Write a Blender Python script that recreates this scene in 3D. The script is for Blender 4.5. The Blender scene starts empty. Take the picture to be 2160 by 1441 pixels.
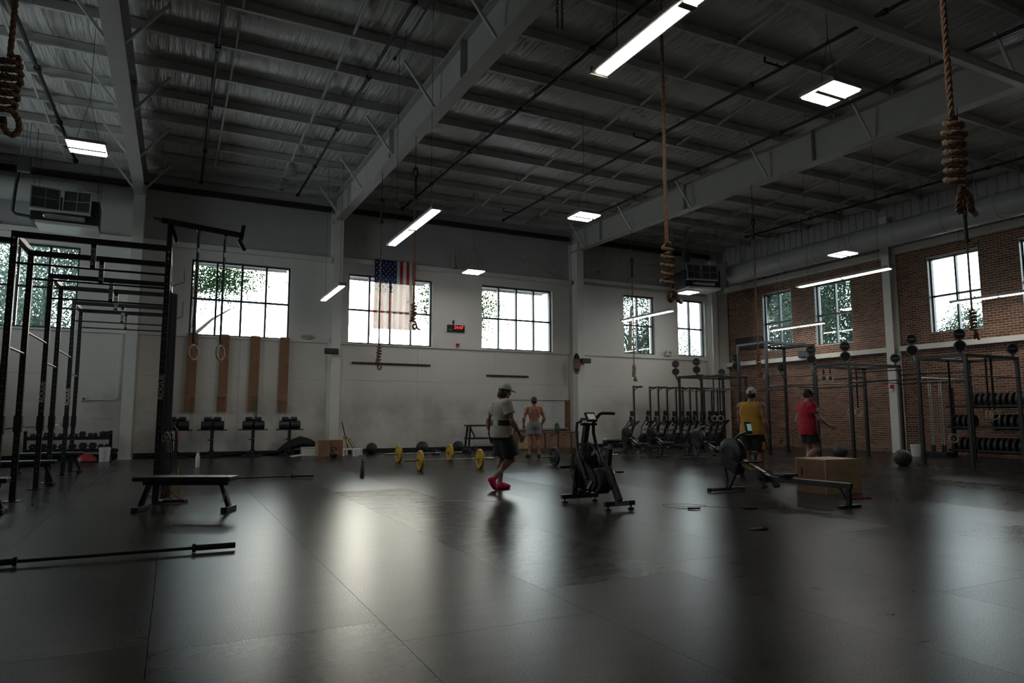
import bpy, math, random
import numpy as np
from mathutils import Vector, Matrix, Euler

random.seed(7)
SC = bpy.context.scene
COL = SC.collection
PI = math.pi
def rad(a): return math.radians(a)

# ------------------------------------------------------------------ camera
cam_data = bpy.data.cameras.new('camera')
cam_data.lens = 24.0; cam_data.sensor_width = 36.0
cam_data.clip_start = 0.05; cam_data.clip_end = 400
cam = bpy.data.objects.new('camera', cam_data); COL.objects.link(cam)
cam.location = (0, 0, 1.2)
cam.rotation_euler = (rad(90 + 6.3205), 0, rad(-26.2668))
SC.camera = cam

# ------------------------------------------------------------------ sky, exposure
SC.view_settings.view_transform = 'Standard'
SC.view_settings.look = 'None'
SC.view_settings.gamma = 1.0
SC.view_settings.use_curve_mapping = False
SC.view_settings.exposure = EXPOSURE = -0.35
SKY = 13.0
LAMP = 29.0
world = bpy.data.worlds.new('overcast_sky'); SC.world = world
world.use_nodes = True
wn = world.node_tree.nodes; wl = world.node_tree.links
bg = wn['Background']
bg.inputs['Strength'].default_value = SKY
# bright overcast with a soft warm glow where the sun stands behind the cloud
tcw = wn.new('ShaderNodeTexCoord'); dp = wn.new('ShaderNodeVectorMath'); dp.operation = 'DOT_PRODUCT'
az, elv = rad(16), rad(11)
dp.inputs[1].default_value = (math.sin(az) * math.cos(elv), math.cos(az) * math.cos(elv), math.sin(elv))
wl.new(tcw.outputs['Generated'], dp.inputs[0])
gr = wn.new('ShaderNodeMapRange'); gr.interpolation_type = 'SMOOTHERSTEP'
gr.inputs['From Min'].default_value = .972; gr.inputs['From Max'].default_value = 1.0
wl.new(dp.outputs['Value'], gr.inputs['Value'])
mxw = wn.new('ShaderNodeMix'); mxw.data_type = 'RGBA'
mxw.inputs['A'].default_value = (.865, .97, 1.0, 1); mxw.inputs['B'].default_value = (2.6, 2.42, 2.05, 1)
wl.new(gr.outputs['Result'], mxw.inputs['Factor']); wl.new(mxw.outputs['Result'], bg.inputs['Color'])
SC.cycles.max_bounces = 7
SC.cycles.diffuse_bounces = 5
SC.cycles.glossy_bounces = 2
SC.cycles.transparent_max_bounces = 8
SC.cycles.caustics_reflective = False
SC.cycles.caustics_refractive = False
SC.cycles.sample_clamp_indirect = 6.0
SC.cycles.adaptive_threshold = 0.05
SC.cycles.adaptive_min_samples = 12

# ------------------------------------------------------------------ materials
MATS = {}
def mat(name, col, rough=0.5, metal=0.0, var=0.0, vscale=6.0, bump=0.0, bscale=60.0, spec=0.5, emit=None, estr=0.0, coat=0.0):
    if name in MATS: return MATS[name]
    m = bpy.data.materials.new(name); m.use_nodes = True
    nt = m.node_tree; b = nt.nodes['Principled BSDF']
    b.inputs['Base Color'].default_value = (*col, 1)
    b.inputs['Roughness'].default_value = rough
    b.inputs['Metallic'].default_value = metal
    b.inputs['Specular IOR Level'].default_value = spec
    if coat: b.inputs['Coat Weight'].default_value = coat
    if emit:
        b.inputs['Emission Color'].default_value = (*emit, 1)
        b.inputs['Emission Strength'].default_value = estr
    if var or bump:
        tc = nt.nodes.new('ShaderNodeTexCoord')
    if var:
        n = nt.nodes.new('ShaderNodeTexNoise'); n.inputs['Scale'].default_value = vscale
        n.inputs['Detail'].default_value = 4
        nt.links.new(tc.outputs['Object'], n.inputs['Vector'])
        r = nt.nodes.new('ShaderNodeMapRange')
        r.inputs['From Min'].default_value = .3; r.inputs['From Max'].default_value = .7
        r.inputs['To Min'].default_value = 1 - var; r.inputs['To Max'].default_value = 1 + var
        nt.links.new(n.outputs['Fac'], r.inputs['Value'])
        mx = nt.nodes.new('ShaderNodeMix'); mx.data_type = 'RGBA'; mx.blend_type = 'MULTIPLY'
        mx.inputs['Factor'].default_value = 1
        mx.inputs['A'].default_value = (*col, 1)
        nt.links.new(r.outputs['Result'], mx.inputs['B'])
        nt.links.new(mx.outputs['Result'], b.inputs['Base Color'])
    if bump:
        n2 = nt.nodes.new('ShaderNodeTexNoise'); n2.inputs['Scale'].default_value = bscale
        n2.inputs['Detail'].default_value = 3
        nt.links.new(tc.outputs['Object'], n2.inputs['Vector'])
        bp = nt.nodes.new('ShaderNodeBump'); bp.inputs['Strength'].default_value = bump
        bp.inputs['Distance'].default_value = 0.02
        nt.links.new(n2.outputs['Fac'], bp.inputs['Height'])
        nt.links.new(bp.outputs['Normal'], b.inputs['Normal'])
    MATS[name] = m
    return m

mat('wall_paint', (.71, .685, .64), .55, var=.05, vscale=1.2, bump=.05, bscale=30)
mat('upper_wall_paint', (.71, .69, .65), .55, var=.04, vscale=.8)
mat('liner_grey', (.40, .40, .395), .5, var=.04, vscale=.8)
mat('metal_wall', (.42, .42, .41), .5, var=.05, vscale=1)
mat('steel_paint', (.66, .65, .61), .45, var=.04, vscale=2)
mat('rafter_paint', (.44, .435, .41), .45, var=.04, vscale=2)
mat('purlin_paint', (.58, .58, .58), .4, var=.06, vscale=3)
mat('black_steel', (.012, .014, .015), .38, var=.2, vscale=12)
mat('black_matte', (.013, .013, .013), .7, var=.15, vscale=20)
mat('black_vinyl', (.014, .016, .018), .42, bump=.1, bscale=120)
mat('black_rubber', (.018, .019, .021), .55, var=.2, vscale=15, bump=.1, bscale=80)
mat('dark_pipe', (.022, .021, .02), .5)
mat('window_frame', (.030, .045, .050), .4)
mat('chrome', (.62, .62, .62), .22, 1.0)
mat('steel_bar', (.42, .41, .39), .35, .9)
mat('dark_bar', (.05, .05, .05), .4, .8, var=.2, vscale=40)
mat('galvanised', (.38, .39, .38), .4, .7, var=.12, vscale=8)
mat('duct_paint', (.36, .37, .36), .4, var=.05, vscale=2)
mat('white_plastic', (.66, .66, .64), .4)
mat('pale_plastic', (.55, .56, .55), .45)
mat('grille_dark', (.03, .032, .032), .6)
mat('grey_paint', (.28, .285, .285), .45, var=.06, vscale=4)
mat('dark_box', (.06, .064, .068), .5)
mat('plywood', (.42, .29, .17), .55, var=.22, vscale=5)
mat('ply_board', (.235, .115, .058), .6, var=.18, vscale=5)
mat('cabinet_wood', (.22, .125, .075), .5, var=.25, vscale=3)
mat('yellow_rubber', (.50, .31, .025), .5, var=.12, vscale=20)
mat('green_rubber', (.035, .10, .055), .5, var=.15, vscale=20)
mat('red_rubber', (.38, .02, .025), .45)
mat('orange_rubber', (.50, .18, .02), .5)
mat('red_plastic', (.42, .02, .02), .4)
mat('rope_hemp', (.245, .145, .085), .85, var=.3, vscale=60, bump=.5, bscale=200)
mat('rope_sleeve', (.045, .03, .025), .8)
mat('strap_black', (.012, .013, .016), .75)
mat('wood_ring', (.52, .40, .27), .45, var=.15, vscale=20)
mat('letter_white', (.62, .63, .62), .5)
mat('letter_grey', (.30, .31, .31), .5)
mat('screen_lcd', (.18, .30, .29), .25, emit=(.30, .52, .50), estr=.35)
mat('screen_green', (.22, .25, .12), .3, emit=(.35, .42, .20), estr=.12)
mat('led_red', (.3, .01, .01), .4, emit=(1, .05, .04), estr=1.6)
mat('lamp_lens', (.8, .8, .8), .4, emit=(1.0, .95, .86), estr=LAMP)
mat('panel_lens', (.8, .8, .8), .4, emit=(1.0, .97, .92), estr=LAMP * 1.6)
mat('lamp_housing', (.33, .30, .28), .45, .2)
mat('baseboard_rubber', (.012, .012, .013), .5)
mat('board_white', (.62, .65, .64), .25)
mat('marker_red', (.45, .06, .08), .6)
mat('marker_blue', (.08, .12, .30), .6)
mat('marker_black', (.04, .04, .05), .6)
mat('flag_red', (.40, .03, .045), .8)
mat('bark', (.05, .04, .03), .9, var=.3, vscale=10)
mat('grass', (.06, .10, .04), .9, var=.3, vscale=.6)
mat('asphalt', (.12, .12, .12), .9)

def leaf_mat(name, col):
    m = bpy.data.materials.new(name); m.use_nodes = True; nt = m.node_tree; nt.nodes.clear()
    o = nt.nodes.new('ShaderNodeOutputMaterial')
    d = nt.nodes.new('ShaderNodeBsdfDiffuse'); t = nt.nodes.new('ShaderNodeBsdfTranslucent')
    g = nt.nodes.new('ShaderNodeNewGeometry'); r = nt.nodes.new('ShaderNodeHueSaturation')
    mr = nt.nodes.new('ShaderNodeMapRange'); mr.inputs['To Min'].default_value = .55; mr.inputs['To Max'].default_value = 1.5
    nt.links.new(g.outputs['Random Per Island'], mr.inputs['Value']); nt.links.new(mr.outputs['Result'], r.inputs['Value'])
    r.inputs['Color'].default_value = (*col, 1)
    mx = nt.nodes.new('ShaderNodeMixShader'); mx.inputs[0].default_value = .45
    for s in (d, t): nt.links.new(r.outputs['Color'], s.inputs['Color'])
    nt.links.new(d.outputs[0], mx.inputs[1]); nt.links.new(t.outputs[0], mx.inputs[2])
    nt.links.new(mx.outputs[0], o.inputs['Surface']); MATS[name] = m
leaf_mat('leaf_green', (.013, .030, .010))
leaf_mat('leaf_mid', (.022, .040, .028))
leaf_mat('leaf_hazed', (.060, .090, .075))  # outdoor haze painted into the leaf colour, paler than the other foliage

def glass_mat():
    m = bpy.data.materials.new('window_glass'); m.use_nodes = True; nt = m.node_tree; nt.nodes.clear()
    o = nt.nodes.new('ShaderNodeOutputMaterial')
    t = nt.nodes.new('ShaderNodeBsdfTransparent'); t.inputs['Color'].default_value = (.955, .97, .972, 1)
    g = nt.nodes.new('ShaderNodeBsdfGlossy'); g.inputs['Roughness'].default_value = .03
    f = nt.nodes.new('ShaderNodeFresnel'); f.inputs['IOR'].default_value = 1.45
    mx = nt.nodes.new('ShaderNodeMixShader')
    nt.links.new(f.outputs[0], mx.inputs[0]); nt.links.new(t.outputs[0], mx.inputs[1]); nt.links.new(g.outputs[0], mx.inputs[2])
    nt.links.new(mx.outputs[0], o.inputs['Surface']); MATS['window_glass'] = m
glass_mat()

def floor_mat():
    m = bpy.data.materials.new('rubber_floor'); m.use_nodes = True; nt = m.node_tree; b = nt.nodes['Principled BSDF']
    L = nt.links.new
    tc = nt.nodes.new('ShaderNodeTexCoord')
    oi = nt.nodes.new('ShaderNodeObjectInfo')
    big = nt.nodes.new('ShaderNodeTexNoise'); big.inputs['Scale'].default_value = .55; big.inputs['Detail'].default_value = 5
    L(tc.outputs['Object'], big.inputs['Vector'])
    fine = nt.nodes.new('ShaderNodeTexNoise'); fine.inputs['Scale'].default_value = 130; fine.inputs['Detail'].default_value = 1.5
    L(tc.outputs['Object'], fine.inputs['Vector'])
    # worn scuffs: stretched noise, thresholded
    mp = nt.nodes.new('ShaderNodeMapping'); mp.inputs['Scale'].default_value = (1.1, 4.5, 1); mp.inputs['Rotation'].default_value = (0, 0, .5)
    L(tc.outputs['Object'], mp.inputs['Vector'])
    sc = nt.nodes.new('ShaderNodeTexNoise'); sc.inputs['Scale'].default_value = 1.6; sc.inputs['Detail'].default_value = 4; sc.inputs['Roughness'].default_value = .7
    L(mp.outputs[0], sc.inputs['Vector'])
    cr = nt.nodes.new('ShaderNodeValToRGB')
    cr.color_ramp.elements[0].position = .35; cr.color_ramp.elements[0].color = (.050, .0490, .0475, 1)
    cr.color_ramp.elements[1].position = .75; cr.color_ramp.elements[1].color = (.086, .0845, .0815, 1)
    L(big.outputs['Fac'], cr.inputs['Fac'])
    mx = nt.nodes.new('ShaderNodeMix'); mx.data_type = 'RGBA'; mx.blend_type = 'MULTIPLY'; mx.inputs['Factor'].default_value = 1
    L(cr.outputs['Color'], mx.inputs['A'])
    mr = nt.nodes.new('ShaderNodeMapRange'); mr.inputs['From Min'].default_value = .3; mr.inputs['From Max'].default_value = .7
    mr.inputs['To Min'].default_value = .85; mr.inputs['To Max'].default_value = 1.15
    L(sc.outputs['Fac'], mr.inputs['Value']); L(mr.outputs['Result'], mx.inputs['B'])
    rr = nt.nodes.new('ShaderNodeMapRange'); rr.inputs['From Min'].default_value = .3; rr.inputs['From Max'].default_value = .7
    rr.inputs['To Min'].default_value = .265; rr.inputs['To Max'].default_value = .28
    L(sc.outputs['Fac'], rr.inputs['Value'])
    ra = nt.nodes.new('ShaderNodeMath'); ra.operation = 'MULTIPLY_ADD'; ra.inputs[1].default_value = .03
    L(oi.outputs['Random'], ra.inputs[0]); L(rr.outputs['Result'], ra.inputs[2])
    nt.nodes.remove(b); out = nt.nodes['Material Output']
    di = nt.nodes.new('ShaderNodeBsdfDiffuse'); gl = nt.nodes.new('ShaderNodeBsdfAnisotropic'); gl.distribution = 'BECKMANN'
    L(mx.outputs['Result'], di.inputs['Color']); L(ra.outputs[0], gl.inputs['Roughness']); 
    gc = nt.nodes.new('ShaderNodeValToRGB'); gc.color_ramp.elements[0].position = .36; gc.color_ramp.elements[0].color = (.33, .34, .345, 1); gc.color_ramp.elements[1].position = .66; gc.color_ramp.elements[1].color = (.72, .73, .73, 1)
    L(fine.outputs['Fac'], gc.inputs['Fac']); L(gc.outputs['Color'], gl.inputs['Color'])
    fr = nt.nodes.new('ShaderNodeFresnel'); fr.inputs['IOR'].default_value = 1.36
    ms = nt.nodes.new('ShaderNodeMixShader'); L(fr.outputs[0], ms.inputs[0]); L(di.outputs[0], ms.inputs[1]); L(gl.outputs[0], ms.inputs[2])
    L(ms.outputs[0], out.inputs['Surface'])
    MATS['rubber_floor'] = m
floor_mat()

def brick_mat():
    m = bpy.data.materials.new('brick_clay'); m.use_nodes = True; nt = m.node_tree; b = nt.nodes['Principled BSDF']; L = nt.links.new
    g = nt.nodes.new('ShaderNodeNewGeometry'); oi = nt.nodes.new('ShaderNodeObjectInfo')
    ad = nt.nodes.new('ShaderNodeMath'); ad.operation = 'ADD'; fr = nt.nodes.new('ShaderNodeMath'); fr.operation = 'FRACT'
    L(g.outputs['Random Per Island'], ad.inputs[0]); L(oi.outputs['Random'], ad.inputs[1]); L(ad.outputs[0], fr.inputs[0])
    cr = nt.nodes.new('ShaderNodeValToRGB'); e = cr.color_ramp.elements
    e[0].position = 0; e[0].color = (.105, .048, .033, 1); e[1].position = 1; e[1].color = (.27, .125, .078, 1)
    x = e.new(.5); x.color = (.18, .080, .050, 1)
    L(fr.outputs[0], cr.inputs['Fac'])
    tc = nt.nodes.new('ShaderNodeTexCoord'); n = nt.nodes.new('ShaderNodeTexNoise'); n.inputs['Scale'].default_value = 40
    L(tc.outputs['Object'], n.inputs['Vector'])
    mx = nt.nodes.new('ShaderNodeMix'); mx.data_type = 'RGBA'; mx.blend_type = 'MULTIPLY'; mx.inputs['Factor'].default_value = .5
    L(cr.outputs['Color'], mx.inputs['A']); L(n.outputs['Fac'], mx.inputs['B']); L(mx.outputs['Result'], b.inputs['Base Color'])
    b.inputs['Roughness'].default_value = .75; MATS['brick_clay'] = m
brick_mat()
mat('mortar', (.60, .48, .36), .9, var=.15, vscale=20)

def deck_mat():
    m = bpy.data.materials.new('deck_vinyl'); m.use_nodes = True; nt = m.node_tree; b = nt.nodes['Principled BSDF']; L = nt.links.new
    b.inputs['Base Color'].default_value = (.60, .60, .57, 1); b.inputs['Roughness'].default_value = .30
    tc = nt.nodes.new('ShaderNodeTexCoord'); mp = nt.nodes.new('ShaderNodeMapping'); mp.inputs['Scale'].default_value = (7, .6, 1)
    L(tc.outputs['Object'], mp.inputs['Vector'])
    n = nt.nodes.new('ShaderNodeTexNoise'); n.inputs['Scale'].default_value = 1.5; n.inputs['Detail'].default_value = 4
    L(mp.outputs[0], n.inputs['Vector'])
    bp = nt.nodes.new('ShaderNodeBump'); bp.inputs['Strength'].default_value = .9; bp.inputs['Distance'].default_value = .05
    L(n.outputs['Fac'], bp.inputs['Height']); L(bp.outputs['Normal'], b.inputs['Normal']); MATS['deck_vinyl'] = m
deck_mat()

def stained_mat():   # painted wall with scuffs and smudges left by balls and hands low on the wall
    m = bpy.data.materials.new('scuffed_paint'); m.use_nodes = True; nt = m.node_tree; b = nt.nodes['Principled BSDF']; L = nt.links.new
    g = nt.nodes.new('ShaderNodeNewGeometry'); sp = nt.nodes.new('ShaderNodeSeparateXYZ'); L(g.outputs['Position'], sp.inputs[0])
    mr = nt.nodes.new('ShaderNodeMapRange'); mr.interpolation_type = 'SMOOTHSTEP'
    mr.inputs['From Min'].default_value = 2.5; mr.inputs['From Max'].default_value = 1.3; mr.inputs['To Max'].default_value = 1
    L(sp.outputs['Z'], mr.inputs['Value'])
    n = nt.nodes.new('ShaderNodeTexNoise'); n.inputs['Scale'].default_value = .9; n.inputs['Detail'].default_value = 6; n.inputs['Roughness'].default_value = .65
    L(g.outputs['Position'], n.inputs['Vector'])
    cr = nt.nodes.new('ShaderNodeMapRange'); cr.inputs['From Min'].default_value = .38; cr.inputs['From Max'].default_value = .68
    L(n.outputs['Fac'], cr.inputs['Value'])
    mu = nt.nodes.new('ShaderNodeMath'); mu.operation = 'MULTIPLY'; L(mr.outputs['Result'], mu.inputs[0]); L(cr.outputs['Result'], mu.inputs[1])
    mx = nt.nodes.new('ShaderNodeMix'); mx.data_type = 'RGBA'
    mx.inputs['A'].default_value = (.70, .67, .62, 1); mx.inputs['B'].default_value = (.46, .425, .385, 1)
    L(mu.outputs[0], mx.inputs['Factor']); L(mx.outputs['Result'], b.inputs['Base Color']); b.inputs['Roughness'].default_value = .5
    MATS['scuffed_paint'] = m
stained_mat()

def cloth_flag(name, col):
    m = bpy.data.materials.new(name); m.use_nodes = True; nt = m.node_tree; nt.nodes.clear(); L = nt.links.new
    o = nt.nodes.new('ShaderNodeOutputMaterial'); d = nt.nodes.new('ShaderNodeBsdfDiffuse'); t = nt.nodes.new('ShaderNodeBsdfTranslucent')
    x = nt.nodes.new('ShaderNodeBsdfTransparent')
    d.inputs[0].default_value = (*col, 1); t.inputs[0].default_value = (*col, 1)
    a = nt.nodes.new('ShaderNodeMixShader'); a.inputs[0].default_value = .13; L(d.outputs[0], a.inputs[1]); L(t.outputs[0], a.inputs[2])
    c = nt.nodes.new('ShaderNodeMixShader'); c.inputs[0].default_value = .025; L(a.outputs[0], c.inputs[1]); L(x.outputs[0], c.inputs[2])
    L(c.outputs[0], o.inputs['Surface']); MATS[name] = m
cloth_flag('flag_cloth_red', (.42, .035, .05)); cloth_flag('flag_cloth_white', (.58, .58, .58)); cloth_flag('flag_cloth_blue', (.03, .04, .12))

# ------------------------------------------------------------------ mesh helpers
class MB:
    def __init__(s): s.v = []; s.f = []; s.mi = []; s.cur = 0
    def add(s, vs, fs, M=None):
        n = len(s.v)
        if M is not None: vs = [M @ Vector(p) for p in vs]
        s.v += [tuple(p) for p in vs]
        for f in fs: s.f.append([i + n for i in f]); s.mi.append(s.cur)
        return s
    def box(s, c, d, M=None, rot=None):
        x, y, z = d[0] / 2, d[1] / 2, d[2] / 2
        vs = [Vector((a * x, b * y, e * z)) for a in (-1, 1) for b in (-1, 1) for e in (-1, 1)]
        if rot is not None: vs = [rot @ p for p in vs]
        vs = [p + Vector(c) for p in vs]
        return s.add(vs, [(0, 1, 3, 2), (4, 6, 7, 5), (0, 4, 5, 1), (2, 3, 7, 6), (0, 2, 6, 4), (1, 5, 7, 3)], M)
    def bb(s, x0, x1, y0, y1, z0, z1, M=None):
        return s.box(((x0 + x1) / 2, (y0 + y1) / 2, (z0 + z1) / 2), (x1 - x0, y1 - y0, z1 - z0), M)
    def bar(s, p, q, w, h, M=None, up=(0, 0, 1)):     # rectangular bar from p to q
        p, q = Vector(p), Vector(q); d = (q - p); L = d.length; d.normalize()
        u = Vector(up)
        if abs(d.dot(u)) > .98: u = Vector((1, 0, 0)) if abs(d.x) < .9 else Vector((0, 1, 0))
        r = d.cross(u).normalized(); t = r.cross(d)
        R = Matrix((r, d, t)).transposed()
        return s.box((p + q) / 2, (w, L, h), M, R)
    def cyl(s, p, q, r0, r1=None, n=12, M=None, cap=True):
        p, q = Vector(p), Vector(q); r1 = r0 if r1 is None else r1
        d = (q - p).normalized(); u = Vector((0, 0, 1)) if abs(d.z) < .9 else Vector((1, 0, 0))
        a = d.cross(u).normalized(); b = d.cross(a)
        vs = []; fs = []
        for i in range(n):
            t = 2 * PI * i / n; e = a * math.cos(t) + b * math.sin(t)
            vs += [p + e * r0, q + e * r1]
        for i in range(n):
            j = (i + 1) % n; fs.append((2 * i, 2 * j, 2 * j + 1, 2 * i + 1))
        if cap: fs += [tuple(2 * i for i in range(n))[::-1], tuple(2 * i + 1 for i in range(n))]
        return s.add(vs, fs, M)
    def tube(s, pts, r, n=8, M=None, closed=False, cap=True):
        P = [Vector(p) for p in pts]; m = len(P); rs = r if isinstance(r, (list, tuple)) else [r] * m
        T = []
        for i in range(m):
            if closed: t = P[(i + 1) % m] - P[i - 1]
            else: t = P[min(i + 1, m - 1)] - P[max(i - 1, 0)]
            T.append(t.normalized())
        u = Vector((0, 0, 1)) if abs(T[0].z) < .9 else Vector((1, 0, 0))
        a = T[0].cross(u).normalized(); vs = []; fs = []
        for i in range(m):
            a = (a - T[i] * a.dot(T[i])).normalized(); b = T[i].cross(a)
            for k in range(n):
                t = 2 * PI * k / n; vs.append(P[i] + (a * math.cos(t) + b * math.sin(t)) * rs[i])
        for i in range(m if closed else m - 1):
            j = (i + 1) % m
            for k in range(n):
                l = (k + 1) % n; fs.append((i * n + k, i * n + l, j * n + l, j * n + k))
        if not closed and cap: fs += [tuple(range(n))[::-1], tuple(range((m - 1) * n, m * n))]
        return s.add(vs, fs, M)
    def lathe(s, prof, n=24, M=None):      # profile (r, z) about local z
        vs = []; fs = []; m = len(prof)
        for i in range(n):
            t = 2 * PI * i / n
            for r, z in prof: vs.append((r * math.cos(t), r * math.sin(t), z))
        for i in range(n):
            j = (i + 1) % n
            for k in range(m - 1): fs.append((i * m + k, j * m + k, j * m + k + 1, i * m + k + 1))
        if prof[0][0] > 1e-5: fs.append(tuple(i * m for i in range(n))[::-1])
        if prof[-1][0] > 1e-5: fs.append(tuple(i * m + m - 1 for i in range(n)))
        return s.add(vs, fs, M)
    def prism(s, poly, t, M=None):         # poly in local xy, extruded -t/2..t/2 along z
        n = len(poly)
        vs = [(x, y, -t / 2) for x, y in poly] + [(x, y, t / 2) for x, y in poly]
        fs = [tuple(range(n))[::-1], tuple(range(n, 2 * n))] + [(i, (i + 1) % n, (i + 1) % n + n, i + n) for i in range(n)]
        return s.add(vs, fs, M)
    def sph(s, c, r, n=16, m=10, M=None):
        rx, ry, rz = r if isinstance(r, (tuple, list)) else (r, r, r)
        vs = [(c[0], c[1], c[2] - rz)]; fs = []
        for j in range(1, m):
            a = -PI / 2 + PI * j / m
            for i in range(n):
                t = 2 * PI * i / n
                vs.append((c[0] + rx * math.cos(a) * math.cos(t), c[1] + ry * math.cos(a) * math.sin(t), c[2] + rz * math.sin(a)))
        vs.append((c[0], c[1], c[2] + rz)); top = len(vs) - 1
        for i in range(n):
            k = (i + 1) % n; fs.append((0, 1 + k, 1 + i)); fs.append((top, 1 + (m - 2) * n + i, 1 + (m - 2) * n + k))
            for j in range(m - 2): fs.append((1 + j * n + i, 1 + j * n + k, 1 + (j + 1) * n + k, 1 + (j + 1) * n + i))
        return s.add(vs, fs, M)
    def build(s, name, m, parent=None, smooth=False, bev=0, seg=2, flip=False):
        me = bpy.data.meshes.new(name); me.from_pydata(s.v, [], s.f)
        ms = m if isinstance(m, (list, tuple)) else [m]
        for x in ms: me.materials.append(MATS[x])
        if len(ms) > 1: me.polygons.foreach_set('material_index', s.mi)
        if smooth:
            me.polygons.foreach_set('use_smooth', [True] * len(me.polygons))
            try: me.set_sharp_from_angle(angle=rad(40))
            except Exception: pass
        me.update()
        o = bpy.data.objects.new(name, me); COL.objects.link(o)
        if parent is not None: o.parent = parent
        if bev:
            b = o.modifiers.new('bevel', 'BEVEL'); b.width = bev; b.segments = seg; b.limit_method = 'ANGLE'; b.angle_limit = rad(40)
        return o

def tag(o, label, cat, group=None, kind=None):
    if label: o['label'] = label
    if cat: o['category'] = cat
    if group: o['group'] = group
    if kind: o['kind'] = kind
    return o
def thing(name, loc, label, cat, rotz=0, group=None):
    o = bpy.data.objects.new(name, None); COL.objects.link(o); o.empty_display_size = .1
    o.location = loc; o.rotation_euler = (0, 0, rotz)
    return tag(o, label, cat, group)
def struct(o, label=None):
    o['kind'] = 'structure'
    if label: o['label'] = label
    return o
def copy_tree(o, parent=None):
    c = o.copy(); COL.objects.link(c); c.parent = parent
    for ch in o.children: copy_tree(ch, c)
    return c
def link_part(name, me, parent, loc=(0, 0, 0), rot=None):
    o = bpy.data.objects.new(name, me); COL.objects.link(o); o.parent = parent; o.location = loc
    if rot is not None: o.rotation_euler = rot
    return o
def text(s, parent, loc, rot, size, m, name='lettering', ext=.001, align='CENTER'):
    cu = bpy.data.curves.new(name, 'FONT'); cu.body = s; cu.size = size; cu.extrude = ext; cu.align_x = align; cu.align_y = 'CENTER'
    cu.offset = size * .012; cu.resolution_u = 3
    t = bpy.data.objects.new(name, cu); me = bpy.data.meshes.new_from_object(t); bpy.data.objects.remove(t); bpy.data.curves.remove(cu)
    me.name = name; me.materials.clear(); me.materials.append(MATS[m])
    o = bpy.data.objects.new(name, me); COL.objects.link(o)
    if parent is not None: o.parent = parent
    o.location = loc; o.rotation_euler = rot
    o['kind'] = 'stuff'
    return o
def TR(loc=(0, 0, 0), rot=(0, 0, 0)): return Matrix.Translation(loc) @ Euler(rot).to_matrix().to_4x4()

# ------------------------------------------------------------------ structure
XL, XR, YF, YB = -9.0, 22.1, -6.5, 23.15
def zb(y): return 7.25 + .022 * y      # underside of the rafters
def zp(y): return 8.10 + .022 * y      # underside of the purlins
ZT = 9.05

# floor: rolls of rubber, each its own strip
floor = struct(MB().bb(XL, XR + .4, YF, YB + .4, -.25, -.012).build('floor', 'asphalt'), 'dark grey rubber gym floor laid in long rolls')
SEAM = [-.06 + 1.22 * k for k in range(-8, 19)]
rng = random.Random(3)
for i in range(len(SEAM) - 1):
    x0, x1 = max(SEAM[i], XL), min(SEAM[i + 1], XR)
    if x1 - x0 < .1: continue
    cuts = [YF, rng.uniform(2.0, 5.5), rng.uniform(11, 16), YB]
    if -1 < x0 < 2: cuts = [YF, 3.4 + .9 * i % 1.3, 10.1 + (i % 3) * .8, YB]
    for a, b in zip(cuts[:-1], cuts[1:]):
        MB().bb(x0 + .0015, x1 - .0015, a + .0015, b - .0015, -.012, 0).build('rubber_mat', 'rubber_floor', floor)

def wall_cells(mb, u0, u1, z0, z1, holes, front, back, axis):
    us = sorted({u0, u1, *[h for H in holes for h in H[:2] if u0 < h < u1]})
    zs = sorted({z0, z1, *[h for H in holes for h in H[2:] if z0 < h < z1]})
    for a, b in zip(us[:-1], us[1:]):
        for c, d in zip(zs[:-1], zs[1:]):
            um, zm = (a + b) / 2, (c + d) / 2
            if any(H[0] < um < H[1] and H[2] < zm < H[3] for H in holes): continue
            if axis == 'y': mb.bb(a, b, front, back, c, d)
            else: mb.bb(front, back, a, b, c, d)

BW = [(-5.62, -2.66, 3.72, 6.14), (.30, 3.27, 3.72, 6.10), (5.18, 8.20, 3.70, 6.11), (10.15, 13.17, 3.72, 6.14), (16.57, 18.17, 3.82, 6.29), (19.42, 20.93, 3.84, 6.31)]
RW = [(19.36, 20.88, 3.91, 6.33), (16.65, 18.26, 3.93, 6.30), (12.17, 13.80, 3.92, 6.41), (9.50, 11.05, 3.92, 6.41)]
mb = MB(); wall_cells(mb, XL, XR + .4, 3.66, 6.52, BW, 23.10, 23.50, 'y')
wall_back = struct(mb.build('wall_back', 'upper_wall_paint'), 'pale painted back wall with high windows')
MB().bb(XL, XR + .4, 23.19, 23.5, 0, 3.66).build('backing', 'mortar', wall_back)
MB().bb(XL, XR + .4, 23.12, 23.5, 6.52, ZT).build('liner_panel', 'liner_grey', wall_back)
# lower wall: large painted panels, joints recessed
for (xa, xb) in ((-9, -5), (-5, -2.5), (-2.5, -1.4), (-1.4, 1.8), (1.8, 4.7), (4.7, 7.7), (7.7, 10.7), (10.7, 14.1), (14.1, 16.9), (16.9, 19.7), (19.7, 22.1)):
    for (za, zc) in ((0, 1.14), (1.14, 2.44), (2.44, 3.66)):
        MB().bb(xa + .003, xb - .003, 23.165, 23.195, za + .003, zc - .003).build('wall_panel', 'scuffed_paint', wall_back)
struct(MB().bb(XL, -1.4, 23.135, 23.165, 0, .14).bb(-1.0, 4.5, 23.135, 23.165, 0, .14).bb(4.9, 13.95, 23.135, 23.165, 0, .14).bb(14.25, 21.0, 23.135, 23.165, 0, .14).build('baseboard_back', 'baseboard_rubber'), 'black rubber baseboard along the back wall')
struct(MB().bb(XL, 4.55, 22.93, 23.10, 6.40, 6.56).bb(4.85, 13.95, 22.93, 23.10, 6.44, 6.60).bb(14.25, 21.2, 22.93, 23.10, 6.62, 6.76).build('trim_1', 'steel_paint', bev=.01), 'pale horizontal steel girt above the back windows')
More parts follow.
